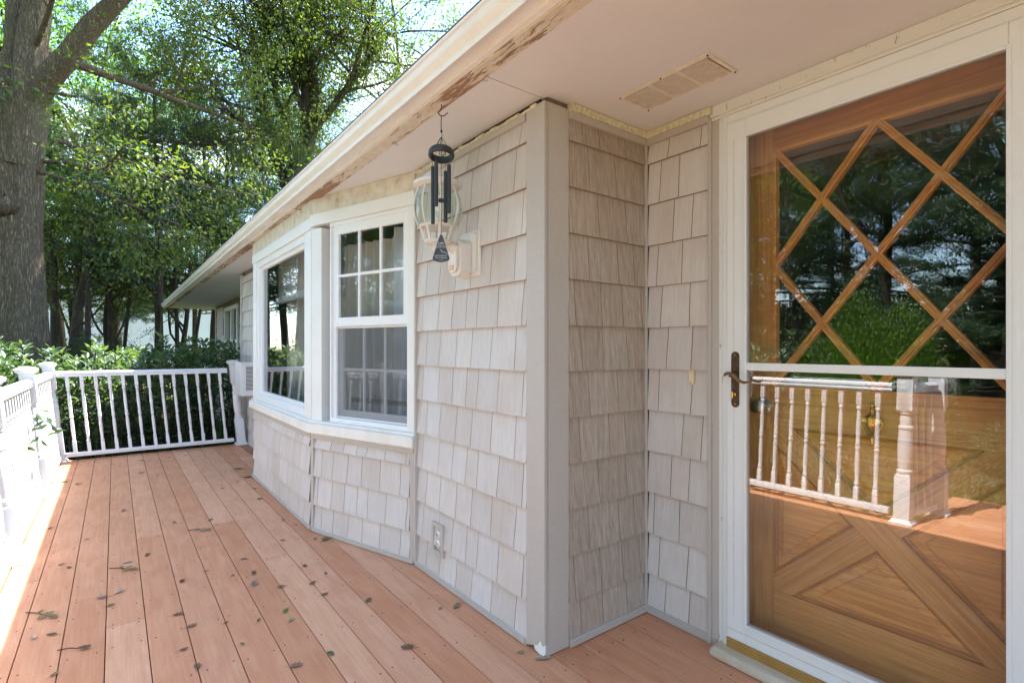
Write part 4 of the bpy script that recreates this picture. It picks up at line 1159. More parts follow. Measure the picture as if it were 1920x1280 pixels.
# ------------------------------------------------------------------ railings
def baluster_mb(kx, x, y, z0=0.09, z1=0.925):
    H = z1 - z0
    t = lambda k: z0 + H * k
    P_ = [(t(0), .0165, 1), (t(.125), .0165, 1), (t(.130), .0145, 0), (t(.145), .0180, 0), (t(.155), .0180, 0), (t(.168), .0125, 0), (t(.30), .0165, 0), (t(.40), .0155, 0), (t(.455), .0125, 0),
          (t(.462), .0175, 0), (t(.480), .0175, 0), (t(.487), .013, 0), (t(.498), .0165, 0), (t(.510), .0165, 0), (t(.520), .0135, 0), (t(.62), .0165, 0), (t(.74), .0145, 0), (t(.815), .0115, 0),
          (t(.825), .0175, 0), (t(.842), .0175, 0), (t(.852), .013, 0), (t(.865), .0165, 1), (t(1), .0165, 1)]
    m = MB().rings((0, 0, 0), P_, 12)
    m.v = [(vx + kx * vz, vy, vz) for vx, vy, vz in m.v]
    return m
def post_mb(kx, extra=0.0):
    P_ = [(0, .068, 1), (.014, .070, 1), (.022, .060, 1), (.034, .056, 1), (.036, .0475, 1), (.33, .0475, 1), (.352, .040, 0), (.356, .047, 0), (.372, .047, 0), (.378, .036, 0), (.46, .044, 0), (.55, .046, 0), (.66, .040, 0),
          (.664, .045, 0), (.680, .045, 0), (.686, .034, 0), (.73, .038, 0), (.765, .034, 0), (.770, .044, 0), (.785, .044, 0), (.795, .0475, 1), (1.028, .0475, 1), (1.030, .052, 1), (1.046, .066, 1), (1.060, .070, 1), (1.068, .070, 1), (1.080, .050, 1), (1.086, .030, 1), (1.089, .006, 1)]
    m = MB().rings((0, 0, 0), P_, 16)
    m.v = [(vx + kx * vz, vy, vz) for vx, vy, vz in m.v]
    return m
def rail_prof(top):
    if top: return [(-.030, .925), (.030, .925), (.032, .938), (.026, .948), (.034, .956), (.036, .968), (.026, .980), (.010, .986), (-.010, .986), (-.026, .980), (-.036, .968), (-.034, .956), (-.026, .948), (-.032, .938)]
    return [(-.024, .050), (.024, .050), (.026, .080), (.020, .092), (-.020, .092), (-.026, .080)]

def make_railing(label, kx, posts, runs, group='white turned baluster deck railings', open_ground=None):
    """posts: [(x,y)]; runs: [(p, q, n_balusters)]"""
    t = thing('deck_railing', (posts[0][0], posts[0][1], 0), label, 'railing', group)
    og = origin(t)
    first_p = first_b = None
    for (x, y) in posts:
        if first_p is None:
            first_p = post_mb(kx).build('post', 'white_vinyl_rail', t, smooth=True, angle=32, loc=(x, y, 0)); first_p.location = Vector((x, y, 0)) - og
            first_p.data.transform(Matrix.Translation(Vector((x, y, 0))))
        else:
            copy_part(first_p, t, Vector((x, y, 0)) - og)
    for (p, q, nb) in runs:
        p, q = Vector((*p, 0)), Vector((*q, 0)); d = (q - p).normalized(); n_ = Vector((-d.y, d.x, 0))
        L = (q - p).length
        for top in (True, False):
            pr = rail_prof(top)
            m = MB()
            a = [p + d * .035 + n_ * o_ + Vector((kx * z, 0, z)) for o_, z in pr]; m.prism(a, d * (L - .07))
            m.build('top_rail' if top else 'bottom_rail', 'white_vinyl_rail', t, smooth=True, angle=30)
        for i in range(nb):
            c_ = p + d * (L * (i + 1) / (nb + 1))
            if first_b is None:
                first_b = baluster_mb(kx, 0, 0).build('baluster', 'white_vinyl_rail', t, smooth=True, angle=32, loc=(c_.x, c_.y, 0)); first_b.location = c_ - og
                first_b.data.transform(Matrix.Translation(c_))
            else:
                copy_part(first_b, t, c_ - og)
    return t
paint('white_vinyl_rail', (0.74, 0.74, 0.75), (0.70, 0.68, 0.64), 0.10, 0.35)
far_rail = make_railing('far white baluster railing crossing the end of the deck in front of the hedge', -0.09, [(1.295, 7.44)], [((-0.455, 7.46), (1.25, 7.44), 13)])
left_rail = make_railing('long white baluster railing along the open left side of the deck', -0.095,
    [(-0.47, 7.45), (-0.47, 5.76), (-0.47, 4.12), (-0.47, 2.46), (-0.47, 1.25)],
    [((-0.47, 7.40), (-0.47, 5.81), 12), ((-0.47, 5.71), (-0.47, 4.17), 12), ((-0.47, 4.07), (-0.47, 2.51), 12), ((-0.47, 2.41), (-0.47, 1.30), 8)])
side_rail = make_railing('short white railing turning away from the door at the garden side of the deck', 0.0,
    [(-0.93, 1.16)], [((-0.50, 1.23), (-0.89, 1.165), 3)])
# ------------------------------------------------------------------ ground
def setting(mb, name, mat, label=None):
    o = mb.build(name, mat); o['kind'] = 'structure'
    if label: o['label'] = label
    return o
vs, fs = [], []
gx = [-400, -120, -60, -30, -22, -16, -12, -9, -7, -5, -3, -1, 1, 3, 6, 10, 30, 80, 400]
gy = [-400, -100, -40, -20, -10, -5, 0, 3, 6, 8, 10, 12, 15, 18, 22, 28, 40, 80, 400]
def gheight(x, y):
    if abs(x) > 100 or abs(y) > 100: return GZ
    return GZ + 0.10 * math.sin(x * .5 + 1) * math.cos(y * .37) * (1 if (x < -3 or y > 11) else .2)
for y in gy:
    for x in gx: vs.append((x, y, gheight(x, y)))
nx_ = len(gx)
for j in range(len(gy) - 1):
    for i in range(nx_ - 1): fs.append((j * nx_ + i, j * nx_ + i + 1, (j + 1) * nx_ + i + 1, (j + 1) * nx_ + i))
setting(MB().add(vs, fs), 'ground', 'lawn_ground')
setting(MB().box(-31.5, -60, GZ + .12, -27.5, 60, GZ + .16), 'road', 'asphalt')

# ------------------------------------------------------------------ numpy mesh tools
rng = np.random.default_rng(11)
def np_mesh(name, verts, quads=None, tris=None, tint=None, mat=None, smooth=False):
    me = bpy.data.meshes.new(name)
    nq = 0 if quads is None else len(quads); nt_ = 0 if tris is None else len(tris)
    me.vertices.add(len(verts)); me.vertices.foreach_set('co', np.asarray(verts, dtype=np.float32).ravel())
    loops = []
    if nq: loops.append(np.asarray(quads, dtype=np.int32).ravel())
    if nt_: loops.append(np.asarray(tris, dtype=np.int32).ravel())
    loops = np.concatenate(loops)
    me.loops.add(len(loops)); me.loops.foreach_set('vertex_index', loops)
    st_ = np.concatenate([np.arange(nq) * 4, nq * 4 + np.arange(nt_) * 3]).astype(np.int32)
    me.polygons.add(nq + nt_); me.polygons.foreach_set('loop_start', st_)
    me.update(calc_edges=True)
    if tint is not None:
        a = me.attributes.new('tint', 'FLOAT', 'FACE'); a.data.foreach_set('value', np.asarray(tint, dtype=np.float32))
    if smooth: me.polygons.foreach_set('use_smooth', np.ones(nq + nt_, dtype=bool))
    me.materials.append(MATS[mat])
    return me

def norm(a): return a / np.maximum(np.linalg.norm(a, axis=-1, keepdims=True), 1e-9)

def leaf_mesh(name, pos, axis, size, mat, width=0.5, fold=0.25, droop=0.0, tint=None, up_bias=0.5):
    """every leaf: two triangles folded along the midrib, or four for big ones"""
    n = len(pos)
    a = norm(axis)
    ref = norm(rng.normal(size=(n, 3)) * (1 - up_bias) + np.array([0, 0, 1.0]) * up_bias)
    b = norm(np.cross(a, ref)); nn = norm(np.cross(b, a))
    L = size[:, None]
    v0 = pos; v1 = pos + a * L * .45 + b * L * width * .5 + nn * L * fold * .3
    v2 = pos + a * L - np.array([0, 0, 1.0]) * L * droop
    v3 = pos + a * L * .45 - b * L * width * .5 + nn * L * fold * .3
    V = np.stack([v0, v1, v2, v3], 1).reshape(-1, 3)
    base = np.arange(n)[:, None] * 4
    T = np.concatenate([base + np.array([0, 1, 2]), base + np.array([0, 2, 3])], 1).reshape(-1, 3)
    if tint is None: tint = rng.random(n)
    return np_mesh(name, V, tris=T, tint=np.repeat(tint, 2), mat=mat)

def tube_arrays(tubes):
    """tubes: list of (pts (k,3), radii (k,), sides) -> verts, quads"""
    VS, QS = [], []; off = 0
    for pts, rad, n in tubes:
        k = len(pts)
        d = np.gradient(pts, axis=0); d = norm(d)
        ref = np.array([0.31, 0.87, 0.2]) if abs(d[0][2]) > .8 else np.array([0, 0, 1.0])
        u = norm(np.cross(d, ref)); w = np.cross(d, u)
        ang_ = np.arange(n) * 2 * np.pi / n
        ring = (u[:, None, :] * np.cos(ang_)[None, :, None] + w[:, None, :] * np.sin(ang_)[None, :, None]) * rad[:, None, None] + pts[:, None, :]
        VS.append(ring.reshape(-1, 3))
        i = np.arange(n); j = np.arange(k - 1)[:, None] * n
        q = np.stack([j + i, j + (i + 1) % n, j + n + (i + 1) % n, j + n + i], -1).reshape(-1, 4) + off
        QS.append(q); off += k * n
    return np.concatenate(VS), np.concatenate(QS)

def grow(tubes, anchors, p, d, L, r, lev, P):
    n = P['n'][lev]; pts = [p]; rad = [r]
    d = norm(d); q = p.copy(); r1 = r * P['taper'][lev]
    for i in range(n):
        d = norm(d + rng.normal(size=3) * P['wob'][lev] + np.array([0, 0, P['up'][lev]]))
        q = q + d * L / n; pts.append(q.copy()); rad.append(r + (r1 - r) * (i + 1) / n)
    pts = np.array(pts); rad = np.array(rad)
    tubes.append((pts, rad, P['sides'][lev]))
    if lev == P['max']:
        anchors.append(np.concatenate([pts[1:], norm(np.gradient(pts, axis=0))[1:]], 1)); return pts
    m = P['kids'][lev]; m = m if isinstance(m, int) else int(rng.integers(m[0], m[1] + 1))
    for i in range(m):
        t = P['from'][lev] + (1 - P['from'][lev]) * (i + rng.random()) / m
        k = min(int(t * n), n - 1); f = t * n - k
        c = pts[k] * (1 - f) + pts[k + 1] * f
        dd = norm(pts[k + 1] - pts[k]); az = norm(rng.normal(size=3)); az = norm(az - dd * az.dot(dd))
        an = math.radians(rng.uniform(*P['ang'][lev]))
        nd = dd * math.cos(an) + az * math.sin(an)
        if P.get('flat') and lev >= 1: nd[2] *= 0.4
        rr = (rad[k] * (1 - f) + rad[k + 1] * f)
        grow(tubes, anchors, c, nd, L * rng.uniform(*P['len'][lev]), rr * P['rk'][lev], lev + 1, P)
    return pts

def crown_leaves(name, anchors, per, spread, size, mat, seed_up=.5, width=.55, tint=None, dens=1.0, keep=None, droop=.15):
    A = np.concatenate(anchors)
    if keep is not None: A = A[keep(A[:, :3])]
    n = int(len(A) * per * dens)
    idx = rng.integers(0, len(A), n)
    pos = A[idx, :3] + rng.normal(size=(n, 3)) * spread * np.array([1, 1, .7])
    ax = A[idx, 3:] * .6 + rng.normal(size=(n, 3)) * .8 + np.array([0, 0, -.25])
    sz = rng.uniform(size * .65, size * 1.25, n)
    # each twig has its own tone, each leaf a little of its own
    tw = rng.random(len(A))[idx] * .55 + rng.random(n) * .45
    return leaf_mesh(name, pos, ax, sz, mat, width, .3, droop, tw if tint is None else tint(tw, pos), seed_up)

def place_mesh(name, me, parent, loc=None):
    o = bpy.data.objects.new(name, me); COL.objects.link(o); o.parent = parent
    if loc is not None: o.location = loc
    return o

BROAD = dict(n=[8, 6, 5, 4], taper=[.45, .45, .45, .4], wob=[.10, .16, .22, .26], up=[.02, .05, .02, .0], sides=[10, 7, 5, 3], kids=[9, (5, 6), (5, 6)], ang=[(35, 65), (30, 60), (30, 65)],
             len=[(.42, .60), (.42, .6), (.4, .6)], rk=[.5, .5, .5], max=3)
BROAD['from'] = [.32, .25, .2]

def make_tree_meshes(tag_, H, r, P, leaf, per, spread, size, bark='dark_bark', lean=(0, 0), **kw):
    tubes, anchors = [], []
    grow(tubes, anchors, np.array([0, 0, -.1]), np.array([lean[0], lean[1], 1.0]), H, r, 0, P)
    tv, tq = tube_arrays(tubes[:1]); bv, bq = tube_arrays(tubes[1:])
    tm = np_mesh(tag_ + '_trunk', tv, quads=tq, mat=bark, smooth=True)
    bm_ = np_mesh(tag_ + '_limbs', bv, quads=bq, mat=bark, smooth=True)
    cm = crown_leaves(tag_ + '_crown', anchors, per, spread, size, leaf, **kw)
    return tm, bm_, cm

def plant_tree(name, ms, x, y, z, s, rot, label, group=None, cat='tree'):
    t = thing(name, (x, y, z), label, cat, group)
    t.scale = (s, s, s * rng.uniform(.95, 1.08)); t.rotation_euler = (0, 0, rot)
    place_mesh('trunk', ms[0], t); place_mesh('limbs', ms[1], t); place_mesh('crown', ms[2], t)
    return t

mapleA = make_tree_meshes('maple_a', 11, .17, BROAD, 'maple_leaf', 14, .18, .12)
mapleB = make_tree_meshes('maple_b', 12, .15, BROAD, 'maple_leaf', 12, .19, .125)
oakA = make_tree_meshes('oak_a', 13, .24, BROAD, 'oak_leaf', 14, .2, .11)
PINE = dict(n=[10, 6, 4], taper=[.25, .35, .4], wob=[.02, .07, .16], up=[.0, -.015, .02], sides=[9, 5, 3], kids=[58, (12, 15)], ang=[(72, 98), (35, 60)], len=[(.16, .30), (.22, .42)], rk=[.34, .45], max=2, flat=True)
PINE['from'] = [.16, .18]
def pine_meshes(tag_, H, r, bare=0.16, per=26):
    P = dict(PINE); P['from'] = [bare, .18]
    tubes, anchors = [], []
    grow(tubes, anchors, np.array([0, 0, -.1]), np.array([0, 0, 1.0]), H, r, 0, P)
    tv, tq = tube_arrays(tubes[:1]); bv, bq = tube_arrays(tubes[1:])
    tm = np_mesh(tag_ + '_trunk', tv, quads=tq, mat='dark_bark', smooth=True)
    bm_ = np_mesh(tag_ + '_limbs', bv, quads=bq, mat='dark_bark', smooth=True)
    A = np.concatenate(anchors); n = len(A) * per
    idx = rng.integers(0, len(A), n)
    pos = A[idx, :3] + rng.normal(size=(n, 3)) * .07 * np.array([1, 1, .5])
    ax = norm(A[idx, 3:]) * .7 + norm(rng.normal(size=(n, 3))) * .8 + np.array([0, 0, .15])
    cm = leaf_mesh(tag_ + '_crown', pos, ax, rng.uniform(.10, .19, n), 'pine_needle', .13, .1, 0, rng.random(len(A))[idx] * .6 + rng.random(n) * .4)
    return tm, bm_, cm
pineA = pine_meshes('pine_a', 12, .17)
pineB = pine_meshes('pine_b', 10, .15, .10)
pineC = pine_meshes('pine_c', 11, .16, .37)

def at(px, d):
    """ground point on the sight line through picture column px at depth d (used only to read positions off the photograph)"""
    t_ = (px - 960) / 976.; s_, c_ = math.sin(YAW), math.cos(YAW)
    return ((s_ + c_ * t_) * d, (c_ - s_ * t_) * d)

# ------------------------------------------------------------------ the big oak on the left
ox, oy = at(38, 8.6)
oak = thing('oak_tree', (ox, oy, GZ), 'massive grey barked oak forking high up at the left edge behind the hedge', 'tree')
def lump_tube(pts, rad, n, amp=.035, seed=0):
    r_ = np.random.default_rng(seed); pts = np.array(pts, float); rad = np.array(rad, float)
    m = 170; t = np.linspace(0, len(pts) - 1, m)
    P_ = np.stack([np.interp(t, np.arange(len(pts)), pts[:, i]) for i in range(3)], 1)
    R_ = np.interp(t, np.arange(len(pts)), rad)
    v, q = tube_arrays([(P_, R_, n)])
    v = v.reshape(m, n, 3); ph = r_.random(12) * 6.28
    an = np.arange(n) * 2 * np.pi / n
    for i in range(m):
        z = P_[i][2]
        k = 1 + amp * (np.sin(3 * an + ph[0] + z * .7) + .7 * np.sin(5 * an + ph[1] - z * .9) + .5 * np.sin(9 * an + ph[2] + z * 1.3)) 
        wv1 = np.abs(np.sin(9 * an + ph[4] + .9 * np.sin(z * 1.7 + 2 * an) + .5 * np.sin(4.3 * z + ph[5] + 3 * an))) ** .6
        wv2 = np.abs(np.sin(17 * an + ph[6] - .8 * np.sin(z * 2.9 + an) + .7 * np.sin(6.1 * z + 5 * an))) ** .7
        k = k - .03 + .045 * wv1 + .028 * wv2 * (.6 + .4 * np.sin(z * 5 + 4 * an + ph[7])) + .006 * r_.normal(size=n)
        v[i] = P_[i] + (v[i] - P_[i]) * k[:, None]
    return v.reshape(-1, 3), q
R3 = np.array([math.cos(YAW), -math.sin(YAW), 0]); F3 = np.array([math.sin(YAW), math.cos(YAW), 0]); Z3 = np.array([0, 0, 1.0])
L_ = lambda a, d, z: R3 * a + F3 * d + Z3 * z
v1, q1 = lump_tube([L_(.28, 0, -.2), L_(.14, 0, .5), L_(.06, 0, 1.3), L_(0, 0, 2.4), L_(-.06, 0, 3.6), L_(-.08, 0, 4.6), L_(-.06, 0, 5.3)], [.54, .42, .345, .33, .325, .35, .375], 130, .03, 1)
v2, q2 = lump_tube([L_(-.12, 0, 4.9), L_(-.10, .05, 5.8), L_(-.02, .1, 6.8), L_(-.1, .2, 8.2), L_(-.3, .3, 9.6)], [.36, .30, .25, .2, .13], 72, .04, 2)
v3, q3 = lump_tube([L_(.0, -.05, 4.8), L_(.18, -.1, 5.5), L_(.32, -.15, 6.0), L_(.28, -.1, 6.7), L_(.34, 0, 7.8), L_(.3, 0, 9.2)], [.30, .27, .24, .20, .17, .1], 72, .04, 3)
v4, q4 = lump_tube([L_(.26, -.12, 5.72), L_(.62, -.2, 6.10), L_(1.05, -.3, 6.42), L_(1.5, -.4, 6.85), L_(2.1, -.5, 7.3), L_(2.8, -.4, 7.9)], [.20, .17, .155, .14, .11, .07], 48, .03, 4)
off1 = len(v1); off2 = off1 + len(v2); off3 = off2 + len(v3)
# burl on the trunk
def burl(c, r, seed):
    r_ = np.random.default_rng(seed); vs = []; n, m = 14, 9
    for i in range(m):
        th = math.pi * i / (m - 1)
        for j in range(n):
            ph = 2 * math.pi * j / n; k = r * (1 + .16 * r_.normal())
            vs.append(np.array(c) + k * (R3 * math.sin(th) * math.cos(ph) + F3 * math.sin(th) * math.sin(ph) * .7 + Z3 * math.cos(th) * .85))
    q = [(i * n + j, i * n + (j + 1) % n, (i + 1) * n + (j + 1) % n, (i + 1) * n + j) for i in range(m - 1) for j in range(n)]
    return np.array(vs), np.array(q)
v5, q5 = burl(L_(.02, -.31, 4.05), .19, 5)
VV = np.concatenate([v1, v2, v3, v5]); QQ = np.concatenate([q1, q2 + off1, q3 + off2, q5 + off3])
tm = np_mesh('oak_trunk', VV, quads=QQ, mat='oak_bark', smooth=True)
place_mesh('trunk', tm, oak)
tubes, anchors = [], []
OP = dict(n=[7, 6, 5, 4], taper=[.3, .35, .4, .4], wob=[.10, .16, .22, .24], up=[.0, -.02, -.02, -.02], sides=[7, 6, 4, 3], kids=[6, (5, 6), (5, 6)], ang=[(30, 55), (30, 60), (30, 65)],
          len=[(.40, .55), (.40, .55), (.4, .6)], rk=[.5, .5, .55], max=3)
OP['from'] = [.3, .2, .2]
def limb(p0, d, L, r, lev=0):
    grow(tubes, anchors, np.array(p0), np.array(d, float), L, r, lev, OP)
limb(L_(2.0, -.5, 7.2), L_(1.0, .2, .5), 3.0, .09)
limb(L_(.35, .2, 5.3), L_(1.0, .45, -.10), 3.2, .045, 1)
limb(L_(.32, .1, 4.9), L_(1.0, -.1, -.16), 2.6, .04, 1)
limb(L_(.3, 0, 4.7), L_(.8, .5, -.1), 2.2, .035, 1)
limb(L_(.1, .1, 6.8), L_(.4, .9, .25), 4.0, .09)
limb(L_(-.2, .2, 8.0), L_(-.8, -.2, .5), 4.2, .10)
limb(L_(.3, 0, 8.2), L_(.8, -.3, .5), 4.4, .09)
limb(L_(-.3, .2, 9.2), L_(-.1, .3, 1), 4.2, .12)
limb(L_(.3, 0, 8.8), L_(.5, .6, .8), 4.2, .09)
limb(L_(-.3, 0, 5.6), L_(-1, .1, .25), 3.0, .06, 1)
limb(L_(-.25, -.1, 6.2), L_(.1, -1, .20), 1.6, .03, 2)
limb(L_(.3, -.1, 6.6), L_(.7, -.5, .4), 2.6, .045, 1)
tubes.append((np.array([L_(.45, -.2, 5.93), L_(.75, -.2, 5.90), L_(1.10, -.2, 5.84)]), np.array([.03, .028, .022]), 7))
bv, bq = tube_arrays(tubes)
vv = np.concatenate([v4, bv]); qq = np.concatenate([q4, bq + len(v4)])
place_mesh('limbs', np_mesh('oak_limbs', vv, quads=qq, mat='oak_bark', smooth=True), oak)
place_mesh('crown', crown_leaves('oak_crown', anchors, 11, .17, .08, 'oak_leaf', width=.5), oak)

# ------------------------------------------------------------------ multi stemmed tree seen above the gutter
mx0, my0 = at(545, 14.5)
ms_ = thing('ivy_clad_tree', (mx0, my0, GZ), 'tall tree with several dark upright stems rising behind the white gutter', 'tree')
tubes, anchors = [], []
OP2 = dict(OP); OP2['kids'] = [7, (5, 6), (5, 6)]; OP2['up'] = [.03, .03, .0, .0]; OP2['from'] = [.35, .2, .2]
def limb2(p0, d, L, r, lev=0):
    return grow(tubes, anchors, np.array(p0), np.array(d, float), L, r, lev, OP2)
sten = 14.5 / 976.
def px_(px, py): return L_((px - 545) * sten, rng.uniform(-.3, .3), (652 - py) * sten + EYE - GZ)
stems = [([(545, 700), (545, 420), (532, 340), (518, 290), (498, 220), (478, 150), (470, 60)], [.26, .24, .17, .14, .11, .09, .06]),
         ([(548, 420), (552, 330), (570, 250), (574, 160), (562, 60), (556, -20), (550, -120)], [.22, .20, .17, .15, .12, .09, .06]),
         ([(556, 330), (580, 260), (590, 170), (582, 80), (578, -20), (590, -140)], [.18, .15, .13, .10, .08, .05]),
         ([(528, 300), (540, 250), (520, 180), (524, 120), (500, 40)], [.10, .08, .07, .05, .03]),
         ([(572, 255), (620, 200), (660, 150), (690, 100), (720, 60)], [.12, .10, .08, .06, .04]),
         ([(576, 160), (560, 90), (520, 40), (490, 20)], [.07, .06, .05, .03])]
trunk_t = []
for pts, rad in stems:
    P_ = np.array([px_(*p) for p in pts]); m = 14; t = np.linspace(0, len(pts) - 1, m)
    PP = np.stack([np.interp(t, np.arange(len(pts)), P_[:, i]) for i in range(3)], 1); RR = np.interp(t, np.arange(len(rad)), rad)
    trunk_t.append((PP, RR, 9))
    for k in (5, 7, 9, 11, 12, 13):
        for _ in range(2):
            dd = rng.normal(size=3); dd[2] = abs(dd[2]) * .5
            limb2(PP[k], dd, rng.uniform(2.2, 3.4), RR[k] * .42 + .012, 1)
tv, tq = tube_arrays(trunk_t); place_mesh('trunk', np_mesh('ivy_trunk', tv, quads=tq, mat='dark_bark', smooth=True), ms_)
bv, bq = tube_arrays(tubes); place_mesh('limbs', np_mesh('ivy_limbs', bv, quads=bq, mat='dark_bark', smooth=True), ms_)
# ivy wrapped round the stems
ivp = []
for PP, RR, _ in trunk_t:
    for k in range(len(PP) - 1):
        n = 34
        f = rng.random(n)[:, None]; c = PP[k] * (1 - f) + PP[k + 1] * f; dr = norm(rng.normal(size=(n, 3)))
        ivp.append(np.concatenate([c + dr * (RR[k] + .10 * rng.random((n, 1))), dr], 1))
place_mesh('crown', crown_leaves('ivy_tree_crown', anchors + ivp, 4.6, .16, .095, 'oak_leaf', width=.6), ms_)

# ------------------------------------------------------------------ the belt of trees behind
spots = [ # picture column, depth, meshes, scale, label
    (228, 17.0, mapleA, .95, 'bright green maple standing between the big oak and the ivy clad stems'),
    (400, 19.0, mapleB, .95, 'leafy maple with yellow green crown just left of the gutter end'),
    (118, 20.0, mapleB, 1.05, 'tall maple right of the big oak trunk with light showing through'),
    (-60, 16.0, mapleA, 1.0, 'bright leafy maple at the far left edge behind the big oak'),
    (690, 21.0, oakA, 1.0, 'large oak whose crown shows above the middle of the gutter'),
    (820, 24.0, oakA, .95, 'distant oak crown above the roof edge on the right'),
]
for i, (px, d, ms, s, lab) in enumerate(spots):
    x, y = at(px, d); plant_tree('broadleaf_tree', ms, x, y, GZ, s, i * 1.7 + .4, lab)
pines = [
    (300, 14.6, pineC, .80, 'dark green pine with layered boughs in the middle behind the hedge'),
    (150, 17.5, pineC, .78, 'dusky pine standing right of the big oak trunk'),
    (440, 17.0, pineC, .85, 'dark pine rising behind the far end of the gutter'),
    (30, 15.5, pineC, .8, 'dark pine half hidden behind the big oak trunk'),
    (365, 22.0, pineC, .8, 'distant pine just left of the far roof corner'),
    (220, 23.0, pineC, .75, 'distant pine behind the leaning trunk'),
]
for i, (px, d, ms, s, lab) in enumerate(pines):
    x, y = at(px, d); plant_tree('pine_tree', ms, x, y, GZ, s, i * 2.1, lab)

# slim bare trunks in front of the neighbour's house
def slim(px, d, w, px_top, label, hgt=5.2):
    x, y = at(px, d); x2, y2 = at(px_top, d)
    t = thing('slim_tree', (x, y, GZ), label, 'tree', 'slim trunks in front of the white neighbouring house')
    r = w * d / 976 / 2
    dirv = np.array([(x2 - x), (y2 - y), 2.2])
    P = dict(n=[9, 5, 4], taper=[.55, .4, .4], wob=[.035, .14, .2], up=[.01, .0, .0], sides=[10, 5, 3], kids=[8, (4, 5)], ang=[(45, 80), (30, 60)], len=[(.28, .42), (.35, .5)], rk=[.22, .5], max=2)
    P['from'] = [.60, .3]
    tubes, an = [], []
    grow(tubes, an, np.array([0, 0, -.1]), dirv, hgt, r, 0, P)
    tv, tq = tube_arrays(tubes[:1]); place_mesh('trunk', np_mesh('slim_trunk', tv, quads=tq, mat='dark_bark', smooth=True), t)
    bv, bq = tube_arrays(tubes[1:]); place_mesh('limbs', np_mesh('slim_limbs', bv, quads=bq, mat='dark_bark', smooth=True), t)
    place_mesh('crown', crown_leaves('slim_crown', an, 5, .14, .10, 'oak_leaf'), t)
# young growth under the canopy, partly veiling the white house
for i, (px, d, s_, lab) in enumerate(((168, 12.4, .19, 'young pine just right of the big oak trunk, low behind the hedge'), (262, 12.8, .17, 'young pine low behind the middle of the hedge'), (365, 12.6, .19, 'young pine low beside the far house corner'))):
    x, y = at(px, d); plant_tree('young_pine', pineB, x, y, GZ, s_, i * 1.1 + .3, lab)
for i, (px, d, s_, lab) in enumerate(((205, 14.5, .34, 'sapling in front of the white house, left of centre'), (330, 15.0, .36, 'sapling in front of the white house near the eave'), (140, 15.5, .38, 'sapling behind the pair of thick trunks'))):
    x, y = at(px, d); plant_tree('sapling', oakA, x, y, GZ, s_, i * 1.9, lab)
slim(98, 13.5, 17, 96, 'dark straight trunk touching the right side of the big oak')
slim(120, 13.0, 20, 122, 'thick trunk, left one of the close pair right of the big oak')
slim(133, 13.4, 16, 137, 'pale lit trunk, right one of the close pair')
slim(150, 13.0, 13, 185, 'trunk leaning strongly to the right')
slim(207, 14.0, 11, 203, 'thin dark trunk in the centre of the hedge view')
slim(222, 14.4, 8, 236, 'forked thin trunk beside the central one')
slim(293, 13.5, 13, 303, 'dark trunk just left of the far roof corner')
slim(334, 15.0, 9, 335, 'slim trunk seen below the far eave')
slim(352, 15.5, 7, 362, 'thinnest trunk, leaning right, near the house corner')

# ------------------------------------------------------------------ neighbour's white house
nh = thing('neighbour_house', (-8, 33, GZ), 'white clapboard house glimpsed between the trunks', 'house')
a0 = np.array(at(60, 27.)); a1 = np.array(at(470, 31.))
NP = Plane(tuple(a0), tuple(a1 - a0), (0.2, -1)); NP.n = Vector((NP.e.y, -NP.e.x, 0))
if NP.n.dot(Vector((a0[0], a0[1], 0))) > 0: NP.n = -NP.n
NL = float(np.linalg.norm(a1 - a0))
nw = MB().pbox(NP, 0, NL, -7, 0, GZ, 4.4).build('wall', 'far_siding', nh)
for k in range(22):
    z = GZ + .3 + k * .205
    MB().pbox(NP, 0, NL, 0.0, 0.028, z, z + .2, 0.0, 0.004).build('clapboard', 'far_siding', nw)
for u in (NL * .335, NL * .80):
    f_ = MB(); frame_boxes(f_, NP, u, u + .8, 1.9, 3.1, .1, .03, .08); wv_ = f_.build('window', 'white_vinyl', nh)
    MB().pbox(NP, u + .1, u + .7, .032, .04, 2.0, 3.0).build('pane', 'window_glass', wv_)
MB().prism([NP.P(-.4, .5, 4.35), NP.P(-.4, -3.5, 5.9), NP.P(-.4, -7.5, 4.35)], NP.e * (NL + .8)).build('roof', 'asphalt_shingle', nh)

